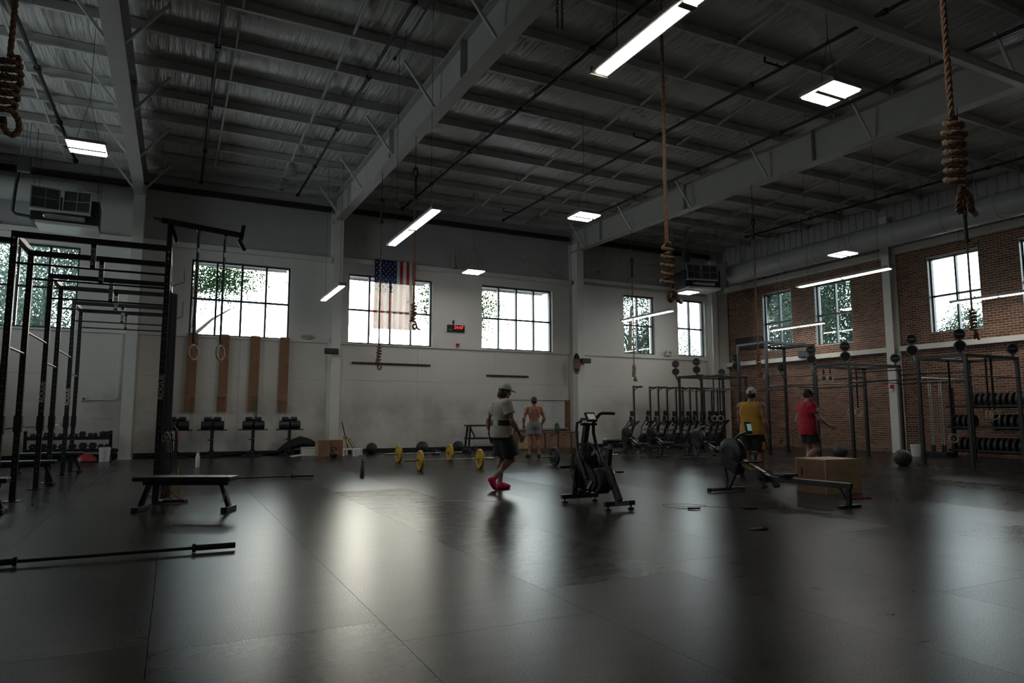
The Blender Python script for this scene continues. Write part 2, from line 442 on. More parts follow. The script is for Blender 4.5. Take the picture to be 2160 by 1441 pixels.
struct(MB().bb(XL, 4.5, 22.95, 23.1, 8.14, 8.30).bb(4.9, 13.9, 22.95, 23.1, 8.2, 8.36).bb(14.3, 21.2, 22.92, 23.1, 8.22, 8.40).build('trim_2', 'dark_pipe'), 'dark steel angle along the top of the back wall')
# left and front walls (behind and beside the camera)
LW = [(12.6, 15.6, 3.7, 6.1), (18.2, 21.2, 3.7, 6.1)]
FW_ = []
mb = MB(); wall_cells(mb, YF, YB, 0, ZT, LW, XL - .3, XL, 'x'); struct(mb.build('wall_left', 'wall_paint'), 'plain painted side wall with high windows')
mb = MB(); wall_cells(mb, XL, XR, 0, ZT, FW_, YF - .3, YF, 'y'); struct(mb.build('wall_front', 'wall_paint'), 'plain painted wall behind the viewer with high windows')

# right wall: brick up to 6.8 m, sheet metal above
wall_right = struct(MB().bb(XR + .04, XR + .34, YF, RW[3][0] - 0, 0, 6.8).build('wall_right', 'mortar'), 'red brown brick side wall with pale mortar joints')
mb = MB(); wall_cells(mb, RW[3][0], YB, 0, 6.8, RW, XR - .007, XR + .34, 'x'); mb.build('mortar_bed', 'mortar', wall_right)
mb = MB(); mb.bb(XR + .02, XR + .30, YF, YB, 6.8, ZT)
y = YF
while y < YB: mb.bb(XR - .01, XR + .02, y, y + .06, 6.8, ZT); y += .3
mb.build('metal_cladding', 'metal_wall', wall_right)
BL, BH, BD, JT = .200, .0632, .03, .0135
bm = MB().box((0, 0, 0), (BD, BL, BH))
bme_o = bm.build('brick', 'brick_clay', wall_right); brick_me = bme_o.data
bpy.data.objects.remove(bme_o)
cells = []
row = 0; z = .005
while z + BH < 6.79:
    y = 9.0 + (0 if row % 2 == 0 else (BL + JT) / 2)
    while y + BL < YB - .02:
        yc, zc = y + BL / 2, z + BH / 2
        lo, hi = y, y + BL
        ok = True
        for h in RW:
            if zc > h[2] - .02 and zc < h[3] + .02:
                if lo < h[1] and hi > h[0]:
                    if lo < h[0]: hi = h[0]
                    elif hi > h[1]: lo = h[1]
                    else: ok = False
        if ok and hi - lo > .03: cells.append((lo, hi, z, row))
        y += BL + JT
    z += BH + JT; row += 1
rng = random.Random(11)
near = sorted([c for c in cells if 1.9 < c[2] < 3.8 and 10.8 < c[0] < 14.9 and c[1] - c[0] > .19], key=lambda c: abs(c[0] - 11.6) + .8 * abs(c[2] - 2.8))[:300]
ns = set((c[0], c[2]) for c in near)
for c in near:
    link_part('brick', brick_me, wall_right, (XR + .003 + rng.uniform(-.003, .003), (c[0] + c[1]) / 2, c[2] + BH / 2))
mb = MB()
for c in cells:
    if (c[0], c[2]) in ns: continue
    dx = rng.uniform(-.003, .003)
    mb.bb(XR - .012 + dx, XR + .018 + dx, c[0], c[1], c[2], c[2] + BH)
bw = mb.build('brickwork', 'brick_clay', wall_right); bw['kind'] = 'stuff'
struct(MB().bb(21.86, 22.08, 8, 14.78, 3.40, 3.57).bb(21.86, 22.08, 15.20, 22.9, 3.40, 3.57).build('trim_3', 'steel_paint', bev=.01), 'white steel girt across the brick wall below the windows')
struct(MB().bb(21.86, 22.08, 8, 14.78, 6.74, 6.98).bb(21.86, 22.08, 15.20, 22.9, 6.70, 6.94).build('trim_4', 'steel_paint', bev=.01), 'pale steel beam along the top of the brickwork')

# windows
def window(n, u0, u1, z0, z1, axis, cols, label, base, sgn=1):
    r = bpy.data.objects.new('window_%d' % n, None); COL.objects.link(r); struct(r, label)
    w, h = u1 - u0, z1 - z0; fw = .055
    def bx(mb, a, b, c, d, e, f):           # a,b along u ; c,d depth from base outward ; e,f z
        if axis == 'y': mb.bb(a, b, base + c, base + d, e, f)
        else: mb.bb(base + c, base + d, a, b, e, f)
    mb = MB(); bx(mb, u0, u1, 0, .12, z0, z0 + fw); bx(mb, u0, u1, 0, .12, z1 - fw, z1); bx(mb, u0, u0 + fw, 0, .12, z0 + fw, z1 - fw); bx(mb, u1 - fw, u1, 0, .12, z0 + fw, z1 - fw)
    mb.build('frame', 'window_frame', r)
    mz = z0 + .49 * h
    for k in range(1, cols):
        x = u0 + w * k / cols; mb = MB(); bx(mb, x - .03, x + .03, .005, .115, z0 + fw, z1 - fw); mb.build('mullion', 'window_frame', r)
    mb = MB(); bx(mb, u0 + fw, u1 - fw, .01, .11, mz - .03, mz + .03); mb.build('transom', 'window_frame', r)
    for k in range(cols):
        a = u0 + w * k / cols + (fw if k == 0 else .03); b = u0 + w * (k + 1) / cols - (fw if k == cols - 1 else .03)
        for c, d in ((z0 + fw, mz - .03), (mz + .03, z1 - fw)):
            mb = MB(); bx(mb, a, b, .055, .063, c, d); mb.build('pane', 'window_glass', r)
    pl = bpy.data.lights.new('window_daylight_portal', 'AREA'); pl.shape = 'RECTANGLE'; pl.cycles.is_portal = True
    po = bpy.data.objects.new('window_daylight_portal', pl); COL.objects.link(po); po.parent = r
    if axis == 'y':
        pl.size = w; pl.size_y = h; po.location = ((u0 + u1) / 2, base + (.16 if sgn > 0 else -.06), (z0 + z1) / 2); po.rotation_euler = (-sgn * PI / 2, 0, 0)
    else:
        pl.size = h; pl.size_y = w; po.location = (base + (.16 if sgn > 0 else -.06), (u0 + u1) / 2, (z0 + z1) / 2); po.rotation_euler = (0, sgn * PI / 2, 0)
    return r
bl = ['eight pane window behind the black rig and hanging heater', 'eight pane window above the four tall wooden boards', 'eight pane window behind the hanging flag', 'eight pane window beside the red digital timer', 'four pane window beside the steel column', 'four pane window nearest the brick corner on the pale wall']
for i, h in enumerate(BW): window(i + 1, *h, 'y', 4 if i < 4 else 2, bl[i], 23.24)
rl = ['four pane window in the brick wall nearest the corner', 'middle four pane window in the brick wall', 'four pane window in the brick wall beyond the white column', 'four pane window in the brick wall outside the frame']
for i, h in enumerate(RW): window(7 + i, *h, 'x', 2, rl[i], XR + .14)
for i, h in enumerate(LW): window(11 + i, *h, 'x', 4, 'eight pane window in the side wall outside the frame', XL - .2, -1)
for i, h in enumerate(FW_): window(16 + i, *h, 'y', 4, 'eight pane window in the wall behind the viewer', YF - .2, -1)
# pale blue-grey jamb liners of the brick windows
for h in RW:
    struct(MB().bb(XR - .005, XR + .14, h[0] - .001, h[0] + .02, h[2], h[3]).bb(XR - .005, XR + .14, h[1] - .02, h[1] + .001, h[2], h[3]).bb(XR - .005, XR + .14, h[0], h[1], h[2] - .001, h[2] + .02).bb(XR - .005, XR + .14, h[0], h[1], h[3] - .02, h[3] + .001).build('trim_5', 'grey_paint'), 'grey metal liner inside a brick window opening')

# steel frames: columns and rafters
FR = (-1.2, 4.68, 14.1)
flabel = ['left of the four tall wooden boards', 'with a speaker box between the second and third bays', 'with a face cut-out beside the whiteboard']
for i, x in enumerate(FR):
    r = bpy.data.objects.new('steel_column', None); COL.objects.link(r); r.location = (x, 22.5, 0); struct(r, 'pale steel column ' + flabel[i])
    zt = zb(22.5) + .35
    MB().bb(-.15, .15, 0, .022, 0, zt).build('front_flange', 'steel_paint', r)
    MB().bb(-.15, .15, .60, .622, 0, zt).build('rear_flange', 'steel_paint', r)
    MB().bb(-.012, .012, .022, .60, 0, zt).build('web', 'steel_paint', r)
    MB().bb(-.19, .19, -.06, .66, 0, .02).build('base_plate', 'steel_paint', r)
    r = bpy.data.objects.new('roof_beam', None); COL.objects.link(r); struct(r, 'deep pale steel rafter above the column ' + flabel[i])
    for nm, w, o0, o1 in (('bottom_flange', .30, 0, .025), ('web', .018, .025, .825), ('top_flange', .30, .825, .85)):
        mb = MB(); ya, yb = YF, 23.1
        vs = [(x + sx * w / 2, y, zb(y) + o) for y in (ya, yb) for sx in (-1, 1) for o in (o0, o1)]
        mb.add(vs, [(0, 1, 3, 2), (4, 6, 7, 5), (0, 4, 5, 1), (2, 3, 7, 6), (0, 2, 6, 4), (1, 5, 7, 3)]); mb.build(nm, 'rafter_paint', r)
    for y in (20.9, 16.2, 11.4, 6.6, 2):    # web stiffeners / splice plates
        MB().bb(x - .14, x + .14, y, y + .02, zb(y) + .025, zb(y) + .825).build('stiffener', 'rafter_paint', r)
    y = 21.95
    k = 0
    while y > 3:
        for sx in (-1, 1):
            MB().bar((x + sx * .14, y, zb(y) + .04), (x + sx * .80, y, zp(y) + .05), .05, .05).build('flange_brace', 'purlin_paint', r)
        y -= 3.04
# corner column and brick wall column
def hcol(name, x0, y0, label, w=.28, d=.36):
    r = bpy.data.objects.new(name, None); COL.objects.link(r); r.location = (x0, y0, 0); struct(r, label)
    MB().bb(0, .022, -w / 2, w / 2, 0, 8.1).build('front_flange', 'steel_paint', r)
    MB().bb(d - .02, d, -w / 2, w / 2, 0, 8.1).build('rear_flange', 'steel_paint', r)
    MB().bb(.022, d - .02, -.012, .012, 0, 8.1).build('web', 'steel_paint', r)
hcol('steel_column', 21.72, 15.0, 'white steel column standing against the brick wall')
r = bpy.data.objects.new('steel_column', None); COL.objects.link(r); r.location = (21.4, 22.72, 0); struct(r, 'pale steel column in the corner beside the brickwork')
MB().bb(-.38, -.08, 0, .02, 0, 8.1).bb(-.38, -.08, .34, .36, 0, 8.1).build('flange', 'steel_paint', r)
MB().bb(-.24, -.22, .02, .34, 0, 8.1).build('web', 'steel_paint', r)
MB().bb(.05, .64, .12, .4, 0, 8.1).build('corner_boxing', 'steel_paint', r)

# ceiling: wrinkled insulation between purlins, bridging
PY_ = [23.0 - 1.52 * k for k in range(14)]
BAYS = [(XL, -1.2), (-1.2, 4.68), (4.68, 14.1), (14.1, XR)]
ceiling = struct(MB().bb(XL, XR + .4, YF, YB + .4, 9.05, 9.15).build('ceiling', 'metal_wall'), 'dark metal roof deck with white faced insulation')
for xa, xb in BAYS:
    mb = MB(); ys = []
    y = YF
    N = 6
    yy = [23.15] + [p for p in PY_ if p > 2.5]
    last = yy[-1]
    while last > YF: last -= 1.52; yy.append(max(last, YF))
    vs = []; fs = []
    for a, b in zip(yy[:-1], yy[1:]):
        for k in range(N):
            t = k / N; y = a + (b - a) * t; vs += [(xa, y, zp(y) + .235 - .07 * math.sin(PI * t)), (xb, y, zp(y) + .235 - .07 * math.sin(PI * t))]
    for i in range(len(vs) // 2 - 1): fs.append((2 * i, 2 * i + 1, 2 * i + 3, 2 * i + 2))
    mb.add(vs, fs); mb.build('insulation_sheet', 'deck_vinyl', ceiling, smooth=True)
    for y in PY_:
        if y < 3: continue
        mb = MB(); z0 = zp(y)
        mb.bb(xa + .01, xb - .01, y - .004, y + .004, z0, z0 + .22).bb(xa + .01, xb - .01, y - .065, y, z0, z0 + .006).bb(xa + .01, xb - .01, y, y + .065, z0 + .214, z0 + .22).bb(xa + .01, xb - .01, y - .068, y - .062, z0, z0 + .022)
        mb.build('purlin', 'purlin_paint', ceiling)
    W = xb - xa; nb = 2 if W < 7 else 3
    for y0 in PY_[:-1]:
        if y0 - 1.52 < 4: continue
        for k in range(1, nb + 1):
            x = xa + W * k / (nb + 1)
            MB().bar((x, y0 - .06, zp(y0) + .03), (x, y0 - 1.46, zp(y0) + .15), .04, .04).build('bridging_angle', 'purlin_paint', ceiling)
            
# strut between two rafters near the viewer
struct(MB().bb(4.83, 13.95, 6.56, 6.64, 7.26, 7.44).bb(4.83, 13.95, 6.52, 6.56, 7.26, 7.27).bb(4.83, 13.95, 6.52, 6.56, 7.43, 7.44).build('spreader_beam', 'purlin_paint'), 'pale steel strut crossing between two rafters overhead')

# outdoors
struct(MB().bb(-60, 90, 23.6, 110, -.4, -.3).bb(22.6, 110, -60, 23.6, -.4, -.3).build('ground_outside', 'asphalt'), 'paved lot outside the windows')
def awning(x0, x1, y1, z, label):
    r = thing('window_awning', ((x0 + x1) / 2, 23.5, z), label, 'awning')
    w = x1 - x0
    MB().bb(-w / 2, w / 2, 0, y1 - 23.5, 0, .06).build('canopy_sheet', 'grey_paint', r)
    MB().bb(-w / 2, w / 2, y1 - 23.56, y1 - 23.5, -.07, 0).build('fascia', 'grey_paint', r)
    for s in (-1, 1): MB().bar((s * (w / 2 - .03), 0, -.1), (s * (w / 2 - .03), y1 - 23.55, .0), .04, .04).build('bracket', 'grey_paint', r)
awning(-.4, 3.32, 24.5, 6.26, 'flat grey awning seen outside through the window above the wooden boards')
awning(4.9, 8.3, 24.5, 6.22, 'flat grey awning seen outside through the window behind the flag')
awning(9.7, 13.45, 24.5, 6.26, 'flat grey awning seen outside through the window beside the timer')
# ------------------------------------------------------------------ trees outside
def tree(x, y, h, rx, rz, n, lm, label, seed, lsize=.16, zc=None, clump=26):
    r = thing('leafy_tree', (x, y, -.3), label, 'tree', group='trees outside the windows')
    rg = np.random.default_rng(seed)
    zc = h * .62 if zc is None else zc
    mb = MB(); mb.tube([(0, 0, 0), (.1, .05, h * .25), (0, .1, h * .5), (.1, 0, h * .72)], [.22, .18, .13, .06], 8)
    for k in range(7):
        a = rg.uniform(0, 2 * PI); z0 = h * rg.uniform(.3, .6)
        mb.tube([(0, 0, z0), (math.cos(a) * rx * .4, math.sin(a) * rx * .4, z0 + rz * .3), (math.cos(a) * rx * .75, math.sin(a) * rx * .75, z0 + rz * .45)], [.08, .05, .02], 6)
    mb.build('trunk', 'bark', r, smooth=True)
    C = rg.normal(size=(clump, 3)); C /= np.linalg.norm(C, axis=1)[:, None]; C *= rg.uniform(.45, 1, clump)[:, None] ** .6
    C *= np.array([rx, rx, rz]); C[:, 2] += zc
    idx = rg.integers(0, clump, n)
    off = rg.normal(size=(n, 3)) * np.array([rx, rx, rz]) * .17
    P0 = C[idx] + off
    d1 = rg.normal(size=(n, 3)); d1 /= np.linalg.norm(d1, axis=1)[:, None]
    d2 = rg.normal(size=(n, 3)); d2 -= (d2 * d1).sum(1)[:, None] * d1; d2 /= np.linalg.norm(d2, axis=1)[:, None]
    s = lsize * rg.uniform(.6, 1.3, n)[:, None]
    V = np.empty((n, 4, 3)); V[:, 0] = P0 - d1 * s * .5; V[:, 1] = P0 + d2 * s * .28; V[:, 2] = P0 + d1 * s * .5; V[:, 3] = P0 - d2 * s * .28
    me = bpy.data.meshes.new('foliage'); me.vertices.add(4 * n); me.vertices.foreach_set('co', V.reshape(-1)); me.loops.add(4 * n)
    me.loops.foreach_set('vertex_index', np.arange(4 * n)); me.polygons.add(n); me.polygons.foreach_set('loop_start', np.arange(0, 4 * n, 4))
    me.update(); me.validate(); me.materials.append(MATS[lm])
    o = bpy.data.objects.new('foliage', me); COL.objects.link(o); o.parent = r
tree(.5, 29.5, 11.0, 3.5, 1.9, 42000, 'leaf_green', 'dark green leafy tree outside the window above the wooden boards', 1, .10, 8.3, 60)
tree(-5.0, 33, 10.0, 3.0, 3.6, 44000, 'leaf_hazed', 'pale hazy tree outside the window behind the black rig', 2, .12, 6.8, 60)
tree(12.2, 31, 10.5, 2.0, 2.4, 15000, 'leaf_green', 'leafy tree outside between the flag window and the timer window', 3, .11, 7.3, 34)
tree(22.3, 30.5, 10.5, 2.2, 3.8, 36000, 'leaf_mid', 'dense tree outside the window beside the hanging rope and steel column', 4, .115, 6.6, 60)
tree(27.6, 35, 7.4, 3.0, 2.2, 12000, 'leaf_hazed', 'low hazy pale tree outside the window nearest the corner', 5, .12, 4.9, 40)
tree(33.0, 29.6, 10.5, 2.7, 3.6, 50000, 'leaf_hazed', 'hazy pale tree outside the brick window nearest the corner', 6, .14, 6.6, 110)
tree(30.5, 23.0, 10.5, 2.2, 3.8, 44000, 'leaf_mid', 'dense dark tree outside the middle brick window', 8, .12, 6.8, 90)
tree(31.0, 16.8, 8.0, 2.0, 1.9, 12000, 'leaf_mid', 'low tree outside the brick window beyond the white column', 9, .105, 4.9, 34)

# ------------------------------------------------------------------ lamps
def linear_light(x, y0, y1, z, label, tilt=0):
    L = y1 - y0
    r = thing('linear_light', (x, (y0 + y1) / 2, z), label, 'light fixture', group='long ceiling lights')
    r.rotation_euler = (tilt, 0, 0)
    mb = MB(); prof = [(-.10, 0), (-.085, .05), (-.05, .075), (.05, .075), (.085, .05), (.10, 0), (.085, -.004), (-.085, -.004)]
    M = Matrix(((1, 0, 0, 0), (0, 0, 1, 0), (0, 1, 0, 0), (0, 0, 0, 1)))
    mb.prism(prof, L, M); mb.build('housing', 'lamp_housing', r)
    for s in (-1, 1):
        MB().box((0, s * (L / 4 - .005), -.012), (.125, L / 2 - .09, .018)).build('lens', 'lamp_lens', r)
        if s > 0: MB().box((0, 0, -.024), (.15, .07, .012)).build('divider', 'lamp_housing', r)
        e = MB().box((0, s * (L / 2 + .012), .03), (.205, .024, .085)).build('end_cap', 'lamp_housing', r, bev=.006)
        for k in (-.06, .06): MB().cyl((k, s * (L / 2 + .02), .05), (k, s * (L / 2 + .05), .05), .012, n=8).build('connector', 'chrome', r)
        MB().cyl((0, s * L * .38, .075), (0, s * L * .38, zp((y0 + y1) / 2) - z + .2), .004, n=5).build('hanger_wire', 'dark_pipe', r)
    return r
ZL = 4.6
linear_light(3.65, 2.80, 5.43, ZL, 'large linear light nearest overhead, cut by the top edge of the picture')
linear_light(3.73, 10.33, 12.98, ZL, 'linear light hanging above the flag beside a rope')
linear_light(3.78, 17.59, 20.19, ZL, 'short looking linear light beside the steel column near the wooden boards')
linear_light(14.60, 9.93, 12.54, ZL, 'long linear light in front of the white column on the brick wall')
linear_light(14.22, 17.15, 19.90, ZL, 'linear light crossing the window beside the steel column')
linear_light(21.05, 17.0, 19.4, ZL, 'linear light crossing the brick window nearest the corner')
linear_light(20.8, 9.7, 12.3, ZL, 'linear light crossing the brick window at the right edge')
def panel_light(x, y, z, label):
    r = thing('panel_light', (x, y, z), label, 'light fixture', group='square ceiling panel lights')
    MB().box((0, 0, .035), (.62, .62, .06)).build('housing', 'lamp_housing', r, bev=.01)
    for s in (-1, 1): MB().box((0, s * .155, -.008), (.56, .25, .02)).build('lens', 'panel_lens', r)
    MB().box((0, 0, -.024), (.58, .075, .014)).build('divider', 'lamp_housing', r)
    for s in (-1, 1): MB().cyl((s * .2, 0, .06), (0, 0, .9), .004, n=5).build('hanger_wire', 'dark_pipe', r)
    MB().cyl((0, 0, .9), (0, 0, zp(y) - z + .22), .005, n=5).build('power_cord', 'dark_pipe', r)
panel_light(-1.62, 13.97, 6.0, 'bright panel light above the hanging heater on the left')
panel_light(8.65, 13.6, 6.0, 'bright panel light hanging in the middle of the hall')
panel_light(8.57, 6.62, 6.0, 'large bright panel light high above the plywood box')
panel_light(8.74, 20.6, 6.0, 'panel light hanging above the red digital timer')
panel_light(17.58, 13.45, 6.0, 'panel light hanging in front of the long round duct')
panel_light(17.7, 20.4, 6.0, 'panel light under the hanging heater in the far corner')

# ------------------------------------------------------------------ sprinkler pipes and conduits
def pipe(x, y0, y1, r, label, dz=-.10, drops=(), branch=()):
    o = thing('sprinkler_pipe', (x, 0, 0), label, 'pipe', group='black sprinkler pipes')
    MB().cyl((0, y0, zp(y0) + dz), (0, y1, zp(y1) + dz), r, n=10).build('pipe', 'dark_pipe', o, smooth=True)
    y = y1 - .05
    while y > y0:
        MB().cyl((0, y - .05, zp(y) + dz), (0, y + .05, zp(y) + dz), r * 1.7, n=10).build('coupling', 'dark_pipe', o, smooth=True); y -= 3.05
    y = y1 - .8
    while y > y0:
        MB().cyl((0, y, zp(y) + dz), (0, y, zp(y) + .12), .006, n=5).build('hanger_rod', 'dark_pipe', o); y -= 3.04
    for (yy, ln) in branch:
        MB().cyl((0, yy, zp(yy) + dz), (-ln, yy, zp(yy) + dz), r * .6, n=8).cyl((-ln, yy, zp(yy) + dz), (-ln, yy, zp(yy) + dz + .12), r * .6, n=8).build('branch', 'dark_pipe', o)
pipe(.43, 5, 22.9, .034, 'black sprinkler pipe above the ring boom in the left bay')
pipe(3.34, 5, 22.8, .034, 'black sprinkler pipe just left of the middle rafter')
pipe(3.60, 5, 12.6, .018, 'thin black conduit beside the sprinkler pipe left of the middle rafter')
pipe(6.88, 3, 22.7, .034, 'black sprinkler pipe right of the middle rafter near the flag ropes', branch=())
pipe(10.68, 3, 22.4, .034, 'black sprinkler pipe in the middle of the wide bay', branch=((13.6, .5), (21.3, .5), (9.3, .5)))
pipe(13.26, 3, 20.9, .034, 'black sprinkler pipe just in front of the right rafter')
pipe(20.4, 7, 20.0, .034, 'black sprinkler pipe running above the long round duct', branch=((19.6, -.9), (16.0, -.5)))
pipe(-2.86, 8, 22.5, .04, 'thick black sprinkler pipe in the leftmost bay')

# heavy chains hanging beside the middle rafter
for dx, w in ((0, 'nearer the rafter'), (.09, 'farther from the rafter')):
    o = thing('steel_chain', (5.45 + dx, 9.32, 7.70), 'steel chain hanging from a purlin overhead, the one ' + w, 'chain', 0, 'two chains beside the middle rafter')
    for k in range(11):
        M = TR((0, 0, .60 - k * .06), (PI / 2, 0, PI / 2 * (k % 2)))
        MB().tube([(math.cos(t) * .018, math.sin(t) * .038, 0) for t in [2 * PI * q / 10 for q in range(10)]], .006, 5, M, closed=True).build('chain_link', 'dark_bar', o, smooth=True)
    MB().cyl((0, 0, .60), (0, 0, .72), .01, n=6).build('beam_hook', 'dark_bar', o)

# ------------------------------------------------------------------ round duct along the brick wall
d = thing('round_duct', (20.3, 0, 7.02), 'long pale round duct hanging along the brick wall', 'duct')
y = 9.0
while y < 20.6:
    MB().cyl((0, y, 0), (0, min(y + 1.5, 20.7), 0), .38, n=28).build('duct_section', 'duct_paint', d, smooth=True)
    MB().cyl((0, y - .02, 0), (0, y + .02, 0), .39, n=28).build('duct_collar', 'duct_paint', d, smooth=True)
    MB().cyl((0, y + .7, .38), (0, y + .7, 1.5), .006, n=5).build('hanger_rod', 'dark_pipe', d)
    y += 1.5
d = thing('round_duct', (0, 22.35, 7.45), 'pale round duct behind the hanging heater on the left', 'duct')
for xa, xb in ((-8.5, -6.6), (-6.6, -4.7), (-4.7, -2.75)):
    MB().cyl((xa, 0, 0), (xb, 0, 0), .33, n=28).build('duct_section', 'duct_paint', d, smooth=True)
MB().sph((-2.75, 0, 0), (.22, .33, .33)).build('duct_end', 'duct_paint', d, smooth=True)

# ------------------------------------------------------------------ hanging heaters
def heater(loc, rz, label):
    r = thing('hanging_heater', loc, label, 'heater', rz)
    MB().bb(-.72, .80, .05, 1.0, -.02, .66).build('cabinet', 'black_matte', r, bev=.02)
    MB().bb(-.60, .80, .02, 1.0, -.10, -.02).build('drip_pan', 'pale_plastic', r)
    for s in (-1, 1):
        p = bpy.data.objects.new('filter_panel', None); COL.objects.link(p); p.parent = r; p.location = (s * .35 - .05, -.02, .56); p.rotation_euler = (rad(-6), 0, rad(-s * 9))
        MB().bb(-.33, .33, -.02, .02, -.30, -.27).bb(-.33, .33, -.02, .02, .27, .30).bb(-.33, -.30, -.02, .02, -.27, .27).bb(.30, .33, -.02, .02, -.27, .27).bb(-.30, .30, -.015, 0, -.008, .008).bb(-.008, .008, -.015, 0, -.27, .27).build('frame', 'grey_paint', p)
        MB().bb(-.31, .31, .0, .03, -.28, .28).build('grille', 'grille_dark', p)
        mb = MB()
        for k in range(14): mb.bb(-.29 + k * .0446, -.288 + k * .0446, -.004, .002, -.27, .27)
        mb.build('grille_bars', 'grey_paint', p)
    MB().bb(-.72, .62, -.12, .05, .22, .25).build('lip', 'pale_plastic', r)
    MB().cyl((-.35, .0, .10), (.5, .0, .10), .07, n=14).build('motor_tube', 'galvanised', r, smooth=True)
    MB().sph((-.38, .0, .10), .06).build('motor_cap', 'galvanised', r, smooth=True)
    for a, b in ((-.68, .1), (.76, .1), (-.68, .95), (.76, .95)):
        MB().cyl((a, b, .66), (a, b, 2.5), .007, n=5).build('hanger_rod', 'dark_pipe', r)
    return r
h1 = heater((-2.85, 20.85, 6.30), rad(2), 'black hanging heater with two filter panels in the left bay')
MB().tube([(-.62, .1, .05), (-1.02, .1, .08), (-1.10, .1, .16), (-1.06, .1, .9), (-.98, .1, 1.5)], .04, 8).build('refrigerant_pipe', 'black_rubber', h1, smooth=True)
heater((18.45, 20.4, 6.32), rad(-12), 'black hanging heater with two filter panels in the far corner')
cb = thing('control_box', (-3.72, 20.6, 7.42), 'grey electrical box hanging above the heater in the left bay', 'control box')
MB().bb(-.14, .14, -.08, .08, 0, .42).build('case', 'dark_box', cb, bev=.01)
MB().bb(-.135, .135, -.09, -.08, .01, .41).build('door', 'dark_box', cb)
for k in (-.08, 0, .08): MB().cyl((k, 0, .42), (k, 0, 1.29), .012, n=6).build('conduit', 'galvanised', cb)
cb = thing('control_box', (18.05, 20.9, 7.35), 'small dark box hanging above the heater in the far corner', 'control box')
MB().bb(-.12, .12, -.1, .1, 0, .45).build('case', 'dark_box', cb, bev=.01)
for k in (-.07, .07): MB().cyl((k, 0, .45), (k, 0, 1.30), .014, n=6).build('conduit', 'galvanised', cb)
MB().cyl((0, 0, -.03), (0, 0, 0), .05, n=12).build('sensor', 'chrome', cb)
# ------------------------------------------------------------------ climbing ropes
def rope_path_mesh(mb, path, R, pitch=.16, n=6):
    P = [Vector(p) for p in path]; m = len(P); s = [0]
    for i in range(1, m): s.append(s[-1] + (P[i] - P[i - 1]).length)
    T = [(P[min(i + 1, m - 1)] - P[max(i - 1, 0)]).normalized() for i in range(m)]
    u = Vector((1, 0, 0)) if abs(T[0].x) < .9 else Vector((0, 1, 0))
    a = T[0].cross(u).normalized(); A = []; B = []
    for i in range(m):
        a = (a - T[i] * a.dot(T[i])).normalized(); A.append(a.copy()); B.append(T[i].cross(a))
    for k in range(3):
        pts = []
        for i in range(m):
            t = 2 * PI * (s[i] / pitch + k / 3); pts.append(P[i] + (A[i] * math.cos(t) + B[i] * math.sin(t)) * R * .48)
        mb.tube(pts, R * .56, n)
def climbing_rope(x, y, ztop, zsl0, zsl1, zk0, zk1, label, R=.021, seed=0, loops=6, tail=True, big=1.0):
    rg = random.Random(seed)
    r = thing('climbing_rope', (x, y, 0), label, 'rope', group='climbing ropes tied up in coils')
    MB().cyl((0, 0, zsl0 - .1), (0, 0, ztop), .008, n=6).build('hanging_strap', 'rope_sleeve', r)
    mb = MB(); mb.tube([(math.sin(t) * .05, 0, zsl0 - .13 + .13 * math.cos(t)) for t in [2 * PI * k / 14 for k in range(14)]], .022, 6, closed=True)
    mb.build('eye_splice', 'rope_sleeve', r, smooth=True)
    MB().cyl((0, 0, zsl1), (0, 0, zsl0 - .24), R * 1.7, R * 1.5, n=10).build('leather_sleeve', 'rope_sleeve', r, smooth=True)
    MB().cyl((0, 0, zsl1 - .05), (0, 0, zsl1), R * 2.6, n=10).build('sleeve_clamp', 'rope_sleeve', r, smooth=True)
    path = []; z = zsl1; step = .018
    while z > zk0: path.append((0.004 * math.sin(z * 3), 0, z)); z -= step
    mb = MB(); rope_path_mesh(mb, path, R); mb.build('rope', 'rope_hemp', r, smooth=True)
    # coil: the rope wrapped round itself, then a hitch with the end hanging out
    H = zk0 - zk1; body = H * .70; path = []; N = loops * 18
    path += [(0, 0, zk0 + .02)]
    for i in range(N + 1):
        t = i / N; a = 2 * PI * loops * t
        rr = (R * 2.35 * big) * (1 + .12 * math.sin(a * .37 + seed)) * (.75 + .25 * min(1, t * 8))
        path.append((rr * math.cos(a) + .010 * math.sin(5 * t), rr * math.sin(a), zk0 - body * t + .012 * math.sin(a + 1)))
    p = Vector(path[-1])
    hook = [p + Vector(q) * (H / .62) for q in ((.03, .01, -.05), (.035, .02, -.12), (.0, .02, -.165), (-.045, 0, -.14), (-.055, -.02, -.08), (-.01, -.03, -.06), (.03, -.03, -.10), (.05, -.02, -.15), (.09, -.01, -.165))]
    if not tail: hook = hook[:5]
    # smooth the hook by subdividing
    pts = [Vector(q) for q in path]; ctrl = [pts[-2], pts[-1]] + hook
    for i in range(1, len(ctrl) - 1):
        p0, p1, p2 = ctrl[i - 1], ctrl[i], ctrl[i + 1]; p3 = ctrl[min(i + 2, len(ctrl) - 1)]
        for k in range(1, 6):
            t = k / 5; pts.append(.5 * ((2 * p1) + (p2 - p0) * t + (2 * p0 - 5 * p1 + 4 * p2 - p3) * t * t + (3 * p1 - p0 - 3 * p2 + p3) * t ** 3))
    mb = MB(); rope_path_mesh(mb, pts, R * 1.05, .11, 7); mb.build('rope_coil', 'rope_hemp', r, smooth=True)
    e = pts[-1]; d = (pts[-1] - pts[-2]).normalized()
    MB().cyl(e - d * .02, e + d * .03, R * 1.1, n=10).build('whipped_end', 'pale_plastic' if tail else 'rope_sleeve', r, smooth=True)
climbing_rope(4.65, 14.35, zb(14.35), 6.82, 6.12, 3.70, 3.10, 'climbing rope coiled in front of the hanging flag', seed=1)
